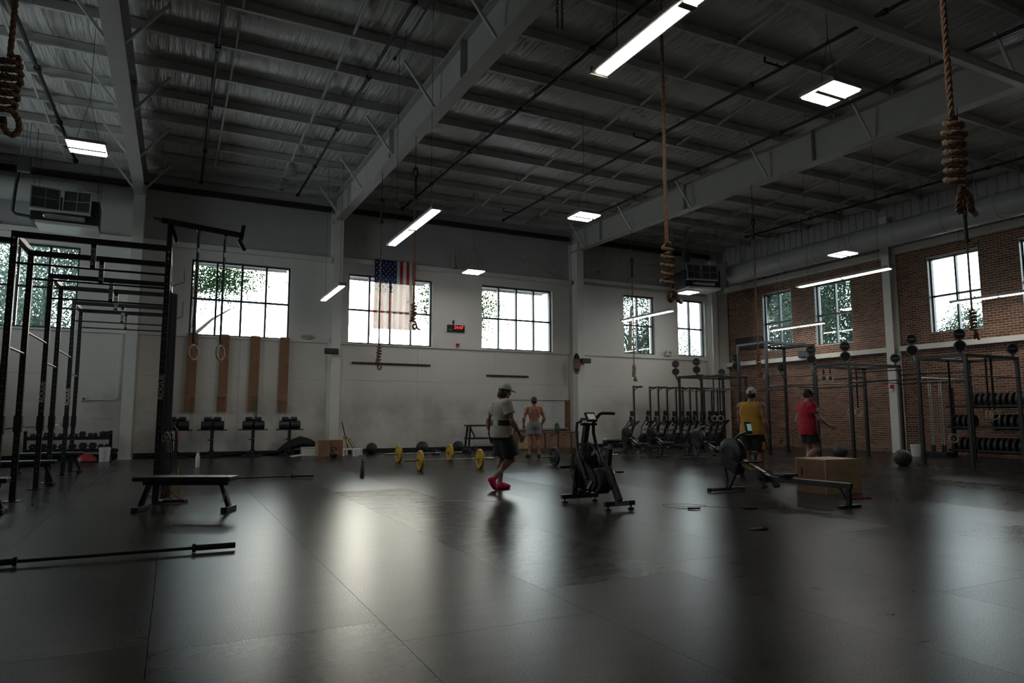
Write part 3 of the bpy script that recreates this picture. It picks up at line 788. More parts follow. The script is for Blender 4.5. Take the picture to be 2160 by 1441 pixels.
climbing_rope(4.66, 17.19, zb(17.19), 6.92, 6.30, 3.04, 2.38, 'pale ended climbing rope coil hanging below the flag window', seed=2, tail=False)
climbing_rope(4.66, 5.69, zb(5.69), 6.6, 5.9, 3.05, 2.40, 'long climbing rope with a loose spiral coil in the middle of the hall', seed=3, loops=5, big=1.15)
climbing_rope(4.66, 2.67, zb(2.67), 6.4, 5.7, 3.22, 2.55, 'largest climbing rope coil hanging near the viewer on the right', seed=4, loops=7, big=1.1)
climbing_rope(14.03, 19.02, zb(19.02), 6.69, 6.07, 2.97, 2.39, 'thin looking climbing rope in front of the window by the steel column', seed=5)
climbing_rope(14.0, 13.44, zb(13.44), 6.63, 6.09, 2.95, 2.26, 'climbing rope coil in front of the brick corner and tall rig', seed=6)
climbing_rope(13.95, 7.88, zb(7.88), 5.4, 4.70, 3.28, 2.70, 'climbing rope hanging across the brick window beyond the white column', seed=7)
climbing_rope(-1.2, 5.9, zb(5.9), 6.6, 5.9, 3.83, 3.22, 'climbing rope coil at the left edge of the picture', seed=8, loops=7, big=1.25, tail=False)

# ------------------------------------------------------------------ left squat rig
TUBE = .076
rig = thing('squat_rig', (0, 0, 0), 'large black squat rig with ring boom on the left', 'rig')
LY = (10.87, 12.05, 13.9, 15.1, 17.0, 18.2); LX = (-2.0, -.17); HR = 3.66
def upright(parent, x, y, h, holes=True, letter=None, foot=True):
    mb = MB(); mb.bb(x - TUBE / 2, x + TUBE / 2, y - TUBE / 2, y + TUBE / 2, .012, h)
    if foot: mb.bb(x - .10, x + .10, y - .10, y + .10, 0, .012)
    o = mb.build('upright', 'black_steel', parent, bev=.004)
    if holes:
        hb = MB(); z = .3
        while z < h - .1:
            hb.cyl((x, y - TUBE / 2 - .002, z), (x, y - TUBE / 2 + .004, z), .0085, n=8)
            hb.cyl((x + TUBE / 2 + .002, y, z), (x + TUBE / 2 - .004, y, z), .0085, n=8); z += .10
        q = hb.build('hole_row', 'letter_grey', o); q['kind'] = 'stuff'
    if letter is not None:
        text('ROGUE', o, (x, y - TUBE / 2 - .002, letter), (PI / 2, -PI / 2, 0), .105, 'letter_white')
    return o
for i, y in enumerate(LY):
    for j, x in enumerate(LX):
        o = upright(rig, x, y, HR, True, 1.62 if (j == 0 and i in (2, 4)) or (j == 1 and i == 0) else None)
        for z in (HR - .10, HR - .20):
            MB().cyl((x, y - TUBE / 2 - .016, z), (x, y - TUBE / 2, z), .016, n=8).build('bolt', 'chrome', o)
for y in LY:
    o = MB().bb(LX[0] + TUBE / 2, LX[1] - TUBE / 2, y - .038, y + .038, HR - .078, HR - .002).build('crossbeam', 'black_steel', rig, bev=.003)
    MB().cyl((LX[0], y, 3.235), (LX[1], y, 3.235), .016, n=10).build('pull_up_bar', 'black_steel', rig, smooth=True)
    p = MB().bb(-1.13, -1.065, y - .012, y + .012, 3.24, HR - .078).build('name_strap', 'black_steel', rig)
    text('ROGUE', p, (-1.0975, y - .0135, 3.41), (PI / 2, -PI / 2, 0), .075, 'letter_white')
for a, b in ((0, 1), (2, 3), (4, 5)):
    for x in LX: MB().bb(x - .038, x + .038, LY[a] + .038, LY[b] - .038, HR - .078, HR - .002).build('short_beam', 'black_steel', rig, bev=.003)
    MB().cyl((-2.0, LY[a], 2.12), (-2.0, LY[b], 2.12), .017, n=10).build('side_bar', 'steel_bar', rig, smooth=True)
for a, b in ((1, 2), (3, 4)):
    MB().cyl((-2.0, LY[a], 2.45), (-2.0, LY[b], 2.45), .017, n=10).build('side_bar', 'steel_bar', rig, smooth=True)
MB().bb(-3.2, -2.04, 10.83, 10.91, HR - .16, HR - .10).build('extension_beam', 'black_steel', rig)
# J-hooks with sleeves on the uprights
for i, y in enumerate(LY):
    c = MB().bb(-2.05, -1.95, y - .055, y + .055, .98, 1.22).build('hook_sleeve', 'black_steel', rig, bev=.004)
    MB().tube([(-2.05, y, 1.04), (-2.20, y, 1.03), (-2.235, y, 1.045), (-2.24, y, 1.09)], .011, 6).build('hook', 'steel_bar', c, smooth=True)
# boom with muscle-up horns
bo = bpy.data.objects.new('ring_boom', None); COL.objects.link(bo); bo.parent = rig; bo.location = (-.17, 10.87, 0)
MB().bb(-.035, .035, -.035, .035, 3.5, 4.0).build('mast', 'black_steel', bo, bev=.003)
MB().bar((-.12, 0, 4.03), (1.0, 0, 3.93), .06, .075).build('boom_arm', 'black_steel', bo, bev=.003)
MB().bar((.96, 0, 3.86), (.99, 0, 4.09), .06, .06).build('boom_end', 'black_steel', bo, bev=.003)
MB().bar((.93, 0, 3.86), (1.02, 0, 3.70), .055, .055).build('boom_horn', 'black_steel', bo, bev=.003)
MB().bar((.02, 0, 3.97), (.09, 0, 3.73), .07, .05).build('gusset', 'black_steel', bo, bev=.003)
MB().bar((-.12, 0, 4.02), (-.22, 0, 4.05), .12, .02).build('boom_tip', 'black_steel', bo)
for k in (.38, .74): MB().cyl((k, 0, 3.90), (k, 0, 3.99), .03, n=10).build('trolley', 'black_steel', bo)
for z0, z1 in ((2.6, 2.9), (3.12, 3.42)):      # steel band pegs
    MB().tube([(.03, .3, z0), (.22, .3, z0 + .08), (.22, .3, z1)], .008, 6).build('band_peg', 'steel_bar', bo, smooth=True)
# hanging bands bundle behind the near upright
bandcols = ['strap_black', 'strap_black', 'black_rubber', 'strap_black', 'black_rubber']
for k, mname in enumerate(bandcols):
    x = -.125 + .022 * k
    o = thing('resistance_band', (x, 11.0 + .03 * k, 0), ['black resistance band nearest the lettered upright', 'black resistance band second from the lettered upright', 'dull black resistance band in the middle of the hanging bundle', 'black resistance band second from the outside of the bundle', 'outermost dull black resistance band of the hanging bundle'][k], 'resistance band', group='bands hanging on the rig')
    MB().tube([(0, 0, 3.0), (.006, 0, 2.4), (.012, .01, 1.2), (.03 + .008 * k, 0, .6), (.03, .02, .05)], .013, 6).build('band', mname, o, smooth=True)
    MB().tube([(0, math.cos(t) * .012, 3.0 + math.sin(t) * .02) for t in [2 * PI * q / 10 for q in range(10)]], .004, 5, closed=True).build('loop', mname, o, smooth=True)
for (nm, mname, pts, lab) in (('resistance_band', 'red_rubber', [(-.02, 10.98, .98), (.02, 10.95, 1.08), (.06, 10.97, 1.02), (.07, 10.98, .90), (.05, 10.98, .86)], 'short red band clipped to the rig at waist height'),
    ('resistance_band', 'orange_rubber', [(.02, 11.0, .42), (.0, 10.98, .28), (.06, 10.95, .14), (.14, 10.92, .06), (.20, 10.92, .03)], 'orange band trailing on the floor at the foot of the rig'),
    ('resistance_band', 'yellow_rubber', [(.10, 11.05, .48), (.10, 11.02, .30), (.16, 11.0, .18), (.13, 10.98, .10)], 'yellow band hanging behind the flat bench'),
    ('resistance_band', 'red_rubber', [(-.12, 11.0, .20), (-.04, 10.96, .12), (.03, 10.95, .15), (.0, 10.93, .08), (.08, 10.93, .03)], 'pinkish red band lying at the foot of the rig')):
    o = MB().tube(pts, .012, 6).build(nm, mname, None, smooth=True); tag(o, lab, 'resistance band', 'bands hanging on the rig')
o = thing('carabiner_bunch', (-.10, 10.80, .90), 'bunch of steel carabiners hanging on the near upright', 'carabiners')
for k in range(4):
    MB().tube([(math.cos(t) * .022 + .03 * k, -.02 * k % .03, math.sin(t) * .045 + .05 * (k % 2)) for t in [2 * PI * q / 10 for q in range(10)]], .004, 5, closed=True).build('carabiner', 'chrome', o, smooth=True)
o = thing('barbell_pad', (.06, 10.88, 0), 'dark handle with bright ends lying at the foot of the rig', 'handle')
MB().cyl((-.14, 0, .03), (.14, -.06, .03), .022, n=10).build('grip', 'black_rubber', o, smooth=True)
for s, q in ((-1, (-.14, 0, .03)), (1, (.14, -.06, .03))): MB().cyl(q, (q[0] + s * .05, q[1] - s * .01, q[2]), .026, n=10).build('end_cap', 'chrome', o, smooth=True)

def gym_ring(x, y, ztop, zring, label, R=.105, face=0.0, strap_w=.038, mring='wood_ring', group='wooden gymnastic rings'):
    r = thing('gymnastic_ring', (x, y, 0), label, 'gymnastic ring', face, group)
    MB().bb(-strap_w / 2, strap_w / 2, -.003, .003, zring + R - .01, ztop).build('strap', 'strap_black', r)
    MB().bb(-strap_w / 2 - .006, strap_w / 2 + .006, .004, .010, zring + R + .05, ztop - .05).build('strap_tail', 'strap_black', r)
    MB().bb(-.028, .028, -.008, .008, ztop - .32, ztop - .25).build('buckle', 'dark_bar', r)
    MB().tube([(math.cos(t) * R, 0, zring + math.sin(t) * R) for t in [2 * PI * k / 24 for k in range(24)]], .015, 8, closed=True).build('ring', mring, r, smooth=True)
gym_ring(.215, 10.87, 3.92, 2.13, 'wooden ring hanging from the boom, the one nearer the rig', face=.9)
gym_ring(.575, 10.87, 3.89, 2.14, 'wooden ring hanging at the outer end of the boom', face=1.0)

# ------------------------------------------------------------------ flat benches
def bench(x, y, rz, label, L=1.22, text_leg=False):
    r = thing('flat_bench', (x, y, 0), label, 'bench', rz, 'flat black benches')
    MB().bb(-L / 2, L / 2, -.15, .15, .385, .445).build('pad', 'black_vinyl', r, bev=.012)
    MB().bb(-L / 2 + .08, L / 2 - .08, -.03, .03, .33, .385).build('spine', 'black_steel', r)
    for s in (-1, 1):
        lg = MB().bar((s * (L / 2 - .16), 0, .36), (s * (L / 2 - .055), 0, .06), .075, .05, up=(1, 0, 0)).build('leg', 'black_steel', r, bev=.004)
        MB().bb(s * (L / 2 - .055) - .04, s * (L / 2 - .055) + .04, -.16, .16, 0, .065).build('foot', 'black_steel', r, bev=.006)
        if text_leg and s == 1: text('ROGUE', lg, (s * (L / 2 - .10) + .0, -.04, .20), (PI / 2, rad(-70), 0), .05, 'letter_white')
    return r
bench(.19, 9.88, rad(-26), 'flat black bench in front of the lettered rig upright', 1.24, True)
bench(-2.42, 10.62, 0, 'flat black bench cut by the left edge of the picture')
bench(-2.42, 14.55, 0, 'flat black bench inside the middle of the rig')
bench(-2.32, 17.66, 0, 'flat black bench at the far end of the rig')

# ------------------------------------------------------------------ barbells and plates
def barbell(c, rz, label, L=2.2, rs=.025, m='steel_bar', mshaft=None, sl=.415, tilt=0):
    r = thing('barbell', c, label, 'barbell', rz, 'barbells on the gym floor'); r.rotation_euler = (0, tilt, rz)
    MB().cyl((-L / 2 + sl, 0, 0), (L / 2 - sl, 0, 0), .0145, n=10).build('shaft', mshaft or m, r, smooth=True)
    for s in (-1, 1):
        MB().cyl((s * (L / 2 - sl), 0, 0), (s * L / 2, 0, 0), rs, n=14).build('sleeve', m, r, smooth=True)
        MB().cyl((s * (L / 2 - sl) - .012, 0, 0), (s * (L / 2 - sl) + .018, 0, 0), .038, n=14).build('collar', m, r, smooth=True)
    return r
def plate(c, rz, R, t, m, label, group=None, hub=True, lay=None):
    r = thing('bumper_plate', c, label, 'weight plate', rz, group)
    if lay: r.rotation_euler = lay
    M = TR((0, 0, 0), (0, PI / 2, 0)); h = t / 2
    prof = [(.026, -h), (.09, -h), (.10, -h + .008), (R * .72, -h + .008), (R * .76, -h), (R - .008, -h), (R, -h + .008), (R, h - .008), (R - .008, h), (R * .76, h), (R * .72, h - .008), (.10, h - .008), (.09, h), (.026, h), (.026, -h)]
    MB().lathe(prof, 32, M).build('disc', m, r, smooth=True)
    MB().lathe([(.0245, -h - .004), (.045, -h - .004), (.045, h + .004), (.0245, h + .004), (.0245, -h - .004)], 20, M).build('hub', 'steel_bar', r, smooth=True)
    return r
barbell((-.434, 6.86, .041), rad(-.6), 'black barbell lying on the floor in the left foreground', 2.0, .026, 'black_steel', 'dark_bar', .345)
barbell((1.50, 14.15, .041), rad(3), 'barbell lying on the floor behind the flat bench', 2.15, m='dark_bar')
barbell((6.16, 17.85, .227), rad(1), 'steel barbell of the farther pair loaded with yellow plates')
barbell((5.80, 14.96, .227), rad(-3), 'steel barbell of the nearer pair loaded with yellow plates')
for (x, y, rz, lab) in ((5.44, 17.84, 1, 'yellow plate on the left end of the farther barbell'), (6.90, 17.86, 1, 'yellow plate on the right end of the farther barbell'), (5.08, 15.0, -3, 'yellow plate on the left end of the nearer barbell'), (6.52, 14.92, -3, 'yellow plate on the right end of the nearer barbell')):
    plate((x, y, .227), rad(rz), .225, .07, 'yellow_rubber', lab, 'yellow bumper plates')
barbell((9.25, 14.85, .227), rad(-2), 'dark plated barbell on the floor behind the exercise bike')
plate((8.52, 14.876, .227), rad(-2), .225, .075, 'black_rubber', 'black plate on the visible end of the barbell behind the bike', 'dark plates behind the bike')
plate((9.98, 14.824, .227), rad(-2), .225, .075, 'black_rubber', 'black plate half hidden behind the fan of the bike', 'dark plates behind the bike')
barbell((9.86, 18.475, .845), rad(-12), 'barbell held at thigh height by the shirtless person')
plate((10.584, 18.321, .845), rad(-12), .185, .05, 'green_rubber', 'green plate on the right of the barbell held by the shirtless person', 'green plates')
plate((9.136, 18.629, .845), rad(-12), .185, .05, 'green_rubber', 'green plate on the far side of the held barbell, behind the person in white', 'green plates')

# ------------------------------------------------------------------ balls
def ball(x, y, R, label, m='black_rubber'):
    r = thing('medicine_ball', (x, y, 0), label, 'medicine ball', random.uniform(0, 3), 'medicine balls')
    MB().sph((0, 0, R * .97), R, 24, 16).build('shell', m, r, smooth=True)
    for k in range(3):
        M = TR((0, 0, R * .97), (PI / 2 if k else 0, 0, k * 1.05))
        MB().tube([(math.cos(t) * R * 1.001, math.sin(t) * R * 1.001, 0) for t in [2 * PI * q / 32 for q in range(32)]], .0035, 5, M, closed=True).build('seam', 'black_matte', r, smooth=True)
ball(5.92, 22.45, .18, 'black medicine ball by the back wall beside the white plastic stand')
ball(7.55, 22.1, .20, 'black medicine ball behind the left end of the yellow barbells')
ball(9.0, 22.5, .19, 'black medicine ball behind the right end of the yellow barbells')
ball(16.15, 11.0, .205, 'black medicine ball on the floor at the foot of the brick wall rig')
ball(17.4, 13.75, .20, 'black medicine ball half hidden behind the plywood box')
def kettlebell(x, y, s, label):
    r = thing('kettlebell', (x, y, 0), label, 'kettlebell', random.uniform(-.5, .5), 'kettlebells')
    MB().lathe([(0, 0), (.06 * s, 0), (.085 * s, .03 * s), (.10 * s, .09 * s), (.085 * s, .15 * s), (.05 * s, .185 * s), (0, .195 * s)], 20).build('bell', 'black_steel', r, smooth=True)
    MB().tube([(-.06 * s, 0, .16 * s), (-.065 * s, 0, .22 * s), (-.045 * s, 0, .265 * s), (.045 * s, 0, .265 * s), (.065 * s, 0, .22 * s), (.06 * s, 0, .16 * s)], .017 * s, 8).build('handle', 'black_steel', r, smooth=True)
kettlebell(4.33, 20.75, 1.15, 'black kettlebell in front of the leaning plywood boxes')
def dumbbell_make(name, group, R=.075, L=.16):
    r = thing(name, (0, 0, 0), 'x', 'dumbbell', 0, group)
    MB().cyl((0, -L / 2, 0), (0, L / 2, 0), .015, n=8).build('handle', 'chrome', r, smooth=True)
    for s in (-1, 1):
        MB().cyl((0, s * L / 2, 0), (0, s * (L / 2 + R * .9), 0), R, n=6).build('head', 'black_rubber', r, bev=.008)
        MB().cyl((0, s * (L / 2 + R * .9), 0), (0, s * (L / 2 + R * .9 + .003), 0), .014, n=8).build('end_bolt', 'chrome', r)
    return r
d0 = dumbbell_make('hex_dumbbell', 'dumbbells on the floor by the back wall', .095, .14)
d0.location = (8.95, 21.55, .083); d0.rotation_euler = (0, 0, .3); d0['label'] = 'hex dumbbell on the floor left of the pair by the black shelf'
d1 = copy_tree(d0); d1.location = (9.30, 21.5, .083); d1.rotation_euler = (0, 0, -.2); d1['label'] = 'hex dumbbell on the floor nearest the black shelf'
d2 = copy_tree(d0); d2.location = (7.72, 21.2, .083); d2.rotation_euler = (0, 0, .1); d2['label'] = 'hex dumbbell on the floor in front of a black medicine ball'

# dumbbell rack
rk = thing('dumbbell_rack', (-2.55, 22.45, 0), 'black two tier dumbbell rack behind the rig', 'rack')
for s in (-1, 1):
    MB().bb(s * 1.0 - .04, s * 1.0 + .04, -.28, .28, 0, .06).build('foot', 'black_steel', rk)
    MB().bar((s, .15, .03), (s, .02, .82), .075, .075, up=(0, 1, 0)).build('upright', 'black_steel', rk, bev=.004)
for z in (.62, .28):
    MB().box((0, -.02, z), (1.95, .40, .03), rot=Euler((rad(8), 0, 0)).to_matrix()).build('shelf', 'black_steel', rk)
    MB().box((0, -.22, z + .01), (1.95, .02, .09)).build('shelf_lip', 'black_steel', rk)
xs_top = [(-.85, .055), (-.73, .055), (-.52, .07), (-.40, .07), (-.20, .055), (-.08, .055), (.06, .05), (.17, .05), (.33, .085), (.52, .06), (.64, .06), (.83, .085), (.95 - .0, .085)]
words = ['leftmost', 'second', 'third', 'fourth', 'fifth', 'sixth', 'seventh', 'eighth', 'ninth', 'tenth', 'eleventh', 'twelfth', 'thirteenth']
for i, (x, R) in enumerate(xs_top):
    o = dumbbell_make('hex_dumbbell', 'dumbbells on the rack', R, .11)
    o.location = (-2.55 + x * .97, 22.43, .655 + R * .9); o['label'] = ('%s hex dumbbell on the top tier of the rack' % words[i]) if i else 'leftmost hex dumbbell on the top tier of the rack'
    o.rotation_euler = (0, PI / 6 * 0, 0)
xs_bot = [(-.82, .09), (-.60, .09), (-.36, .085), (-.14, .085), (.10, .09), (.36, .10), (.60, .10), (.80, .075), (.96, .075)]
for i, (x, R) in enumerate(xs_bot):
    o = dumbbell_make('hex_dumbbell', 'dumbbells on the rack', R, .11)
    o.location = (-2.55 + x * .97, 22.43, .315 + R * .9); o['label'] = '%s hex dumbbell on the bottom tier of the rack' % words[i]
# pail, red ball, leaning plate
def pail(x, y, label, R=.14, H=.38, m='white_plastic', lid=True):
    r = thing('plastic_pail', (x, y, 0), label, 'bucket', 0, 'white plastic pails')
    MB().lathe([(R * .86, 0), (R * .97, H * .80), (R * .97, H * .80), (R, H * .80), (R, H), (R * .95, H), (R * .82, .02)], 28).build('tub', m, r, smooth=True)
    MB().lathe([(R * 1.0, H * .90), (R * 1.04, H * .90), (R * 1.04, H * .93), (R * 1.0, H * .93)], 28).build('rim', m, r, smooth=True)
    MB().tube([(math.cos(t) * R * 1.05, -.02, H * .9 - math.sin(t) * R * .9) for t in [PI * k / 12 for k in range(13)]], .003, 5).build('wire_handle', 'steel_bar', r)
pail(-1.62, 21.75, 'white plastic pail in front of the dumbbell rack')
pail(20.55, 13.55, 'white plastic pail at the foot of the brick wall', .15, .36)
o = thing('balance_dome', (-2.05, 21.85, 0), 'red half round balance ball on the floor under the rack', 'balance ball')
MB().lathe([(.27, 0), (.28, .03), (.26, .04), (.25, .08), (.19, .15), (.10, .19), (0, .20)], 28).build('dome', 'red_rubber', o, smooth=True)
MB().lathe([(.285, 0), (.295, .015), (.285, .035), (.275, .0)], 28).build('base_ring', 'black_rubber', o, smooth=True)
plate((-1.56, 22.62, .235), 0, .225, .05, 'black_rubber', 'black plate leaning beside the white pail and the column', lay=(0, rad(75), rad(80)))

# bottles
def bottle(x, y, R, H, m, mcap, label):
    r = thing('water_bottle', (x, y, 0), label, 'bottle', 0, 'water bottles on the floor')
    MB().lathe([(R * .9, 0), (R, .01), (R, H * .72), (R * .7, H * .80), (R * .62, H * .82), (0, H * .82)], 20).build('body', m, r, smooth=True)
    MB().lathe([(R * .7, H * .80), (R * .72, H * .88), (R * .55, H * .91), (0, H * .91)], 16).build('cap', mcap, r, smooth=True)
    MB().tube([(math.cos(t) * R * .55, 0, H * .90 + math.sin(t) * R * .9) for t in [PI * k / 10 for k in range(11)]], .008, 6).build('carry_loop', mcap, r, smooth=True)
bottle(.58, 18.26, .045, .36, 'white_plastic', 'white_plastic', 'white water bottle on the floor near the rig')
bottle(3.54, 14.13, .045, .33, 'dark_box', 'black_rubber', 'dark blue-grey water bottle on the floor in the middle')

# ------------------------------------------------------------------ wall mounted wooden boards
for i, (xa, xb, lab) in enumerate(((.28, .575, 'tall wooden board nearest the rig, with a ring in front'), (1.20, 1.475, 'tall wooden board second from the rig'), (2.09, 2.39, 'tall wooden board third from the rig, with a green band on it'), (2.99, 3.285, 'tall wooden board nearest the steel column'))):
    w = xb - xa; r = thing('climbing_board', ((xa + xb) / 2, 23.06, 1.36), lab, 'wooden board', 0, 'four tall wooden boards')
    rr = .04; poly = [(-w / 2, 0), (w / 2, 0)] + [(w / 2 - rr + rr * math.cos(t), 1.87 - rr + rr * math.sin(t)) for t in (0, .5, 1.05, PI / 2)] + [(-w / 2 + rr - rr * math.sin(t), 1.87 - rr + rr * math.cos(t)) for t in (0, .5, 1.05, PI / 2)]
    M = TR((0, 0, .55), (PI / 2, 0, 0))
    MB().prism(poly, .04, M).build('upper_board', 'ply_board', r)
    MB().bb(-w / 2, w / 2, -.02, .02, 0, .535).build('lower_board', 'ply_board', r)
    hb = MB(); z = .12
    while z < 2.3:
        for s in (-.07, .07): hb.cyl((s, -.0215, z), (s, -.018, z), .009, n=8)
        z += .17
    q = hb.build('peg_holes', 'black_matte', r); q['kind'] = 'stuff'
    MB().bb(-w / 2 + .02, w / 2 - .02, .02, .05, .2, .28).bb(-w / 2 + .02, w / 2 - .02, .02, .05, 2.0, 2.08).build('cleat', 'cabinet_wood', r)
for i, (x, z0, z1, m, lab) in enumerate(((.50, 1.75, .55, 'strap_black', 'thin dark jump rope looped below the board nearest the rig'), (1.22, 1.80, .85, 'rope_sleeve', 'brown jump rope hanging from the second wooden board'), (1.40, 1.80, .75, 'red_rubber', 'dull red jump rope hanging from the second wooden board'), (2.33, 1.86, 1.15, 'green_rubber', 'thick green band hanging from the third wooden board'), (3.03, 1.70, .80, 'strap_black', 'black jump rope hanging from the board by the steel column'))):
    o = thing('jump_rope', (x, 22.99, 0), lab, 'jump rope', 0, 'ropes and bands on the wooden boards')
    w = .03; R = .004 if m != 'green_rubber' else .022
    pts = [(-w, 0, z0)] + [(-w, 0, z0 - (z0 - z1) * k / 6) for k in range(1, 6)] + [(-w * .7, 0, z1 - .02), (0, 0, z1 - .04), (w * .7, 0, z1 - .02)] + [(w, 0, z1 + (z0 - z1) * k / 6) for k in range(1, 6)] + [(w, 0, z0)]
    MB().tube(pts, R, 6).build('cord', m, o, smooth=True)
    MB().cyl((0, -.03, z0), (0, .065, z0), .008, n=6).bb(-w - .01, w + .01, -.008, .008, z0 - .012, z0 + .012).build('hook', 'dark_bar', o)

# ------------------------------------------------------------------ glute ham machines
def ghd(x, y, label, variant=0):
    r = thing('glute_ham_bench', (x, y, 0), label, 'gym machine', 0, 'padded hamstring benches by the back wall')
    MB().bb(-.41, .41, -.10, .02, .80, .835).build('foot_plate', 'black_steel', r, bev=.004)
    MB().bb(-.045, .045, -.05, .05, .06, .80).build('post', 'black_steel', r, bev=.004)
    for s in (-1, 1): MB().bar((s * .02, 0, .22), (s * .16, 0, .05), .05, .05, up=(0, 1, 0)).build('gusset', 'black_steel', r)
    MB().bb(-.30, .30, -.06, .06, 0, .06).build('base_foot', 'black_steel', r, bev=.005)
    MB().bb(-.04, .04, .0, .55, .01, .07).build('floor_beam', 'black_steel', r)
    for s in (-1, 1):
        M = TR((s * .17, 0, .955), (0, PI / 2, 0))
        MB().lathe([(.0, -.145), (.12, -.145), (.135, -.13), (.135, .13), (.12, .145), (0, .145)], 20, M).build('thigh_pad', 'black_vinyl', r, smooth=True)
        M = TR((s * .13, .06, 1.145), (0, PI / 2, 0))
        MB().lathe([(0, -.10), (.055, -.10), (.062, -.09), (.062, .09), (.055, .10), (0, .10)], 16, M).build('ankle_roller', 'black_vinyl', r, smooth=True)
    MB().cyl((-.27, .06, 1.145), (.27, .06, 1.145), .018, n=8).build('roller_axle', 'steel_bar', r)
    MB().bb(-.035, .035, .02, .08, .80, 1.15).build('roller_post', 'black_steel', r)
    MB().cyl((-.09, -.02, .52), (-.02, -.02, .52), .014, n=8).sph((-.10, -.02, .52), .022, 8, 6).build('pop_pin', 'black_steel', r)
    for z in (.15, .35, .55): MB().cyl((0, -.056, z), (0, -.05, z), .012, n=8).build('bolt', 'chrome', r)
ghd(.12, 22.35, 'padded hamstring bench half hidden behind the near rig upright')
ghd(1.07, 22.4, 'padded hamstring bench below the second wooden board')
ghd(2.22, 22.4, 'padded hamstring bench below the third wooden board')
ghd(3.28, 22.35, 'padded hamstring bench below the wooden board nearest the column')
o = thing('cable_bundle', (0, 23.03, 0), 'black straps and cables lying along the back wall under the boards', 'cables'); 
mb = MB(); rg = random.Random(5)
for k in range(5):
    mb = MB(); mb.tube([(-.6 + 4.2 * t / 14 + rg.uniform(-.05, .05), rg.uniform(-.03, .05), .03 + .015 * k + .02 * rg.random()) for t in range(15)], .02, 6); mb.build('cable', 'black_rubber', o, smooth=True)

# ------------------------------------------------------------------ corner of odds and ends at the middle column
def board_box(x, y, rz, lean, label):
    r = thing('plywood_box', (x, y, 0), label, 'plywood box', rz, 'plywood boxes leaning by the column')
    r.rotation_euler = (0, lean, rz)
    MB().bb(-.19, .19, -.15, .15, 0, .012).bb(-.19, .19, -.15, .15, .488, .50).build('end_panel', 'plywood', r)
    MB().bb(-.19, .19, -.15, -.138, .012, .488).build('front_panel', 'ply_board', r)
    MB().bb(-.19, .19, .138, .15, .012, .488).build('back_panel', 'plywood', r)
    for s in (-1, 1): MB().bb(s * .184 - .006, s * .184 + .006, -.138, .138, .012, .488).build('side_panel', 'plywood', r)
board_box(4.20, 21.75, rad(8), 0, 'plywood box leaning left of the pair by the middle column')
board_box(4.62, 21.80, rad(-6), 0, 'plywood box right of the pair by the middle column')
o = thing('storage_crate', (3.92, 22.35, 0), 'white plastic crate behind the leaning plywood boxes', 'crate')
MB().bb(-.26, .26, -.17, .17, 0, .015).build('bottom', 'white_plastic', o)
for s in (-1, 1):
    MB().bb(-.26, .26, s * .165 - .006, s * .165 + .006, .015, .26).build('long_side', 'white_plastic', o)
    MB().bb(s * .255 - .006, s * .255 + .006, -.159, .159, .015, .26).build('short_side', 'white_plastic', o)
MB().bb(-.28, .28, -.185, -.17, .235, .265).build('rim', 'white_plastic', o)
tag(MB().box((3.42, 21.7, .035), (.34, .22, .03), rot=Euler((.02, -.10, .2)).to_matrix()).build('foam_board', 'white_plastic', bev=.006), 'flat white board lying on the floor by the crate', 'board')
mb = MB(); rg = random.Random(9)
pts = [(3.0, 22.8, .10), (3.2, 22.75, .22), (3.45, 22.75, .34), (3.7, 22.8, .42), (3.95, 22.85, .36), (4.2, 22.85, .30)]
mb.tube(pts, [.06, .12, .16, .18, .16, .08], 12); tag(mb.build('sand_bag', 'black_matte', smooth=True), 'black slumped sandbag against the wall behind the crate', 'sandbag')
o = thing('pipe_stand', (5.08, 21.6, 0), 'small white plastic pipe stand on the floor', 'pipe stand')
for z, y0 in ((.20, .1), (.20, -.1)):
    MB().cyl((-.30, y0, z), (.30, y0, z), .022, n=10).build('rail', 'white_plastic', o, smooth=True)
for x in (-.28, -.18, .10, .2, .28):
    for y0 in (-.1, .1): MB().cyl((x, y0, .02), (x, y0, .2), .02, n=10).build('leg', 'white_plastic', o, smooth=True)
for x in (-.28, .28): MB().cyl((x, -.13, .022), (x, .13, .022), .022, n=10).build('foot', 'white_plastic', o, smooth=True)
pail(5.10, 21.25, 'small white tub in front of the white pipe stand', .10, .20)
o = thing('training_hurdle', (5.02, 22.35, 0), 'black and yellow folded hurdles leaning beside the middle column', 'hurdles')
MB().bar((-.12, 0, 1.05), (.12, -.05, .05), .05, .03).build('black_bar', 'black_steel', o)
for k in range(3): MB().bar((-.10 + .10 * k, -.08 - .05 * k, .62 - .04 * k), (.22 + .09 * k, -.16 - .05 * k, .04), .028, .028).build('yellow_bar', 'yellow_rubber' if k != 1 else 'black_steel', o)
MB().box((.02, -.16, .50), (.24, .05, .05), rot=Euler((0, .15, 0)).to_matrix()).build('fold', 'yellow_rubber', o)

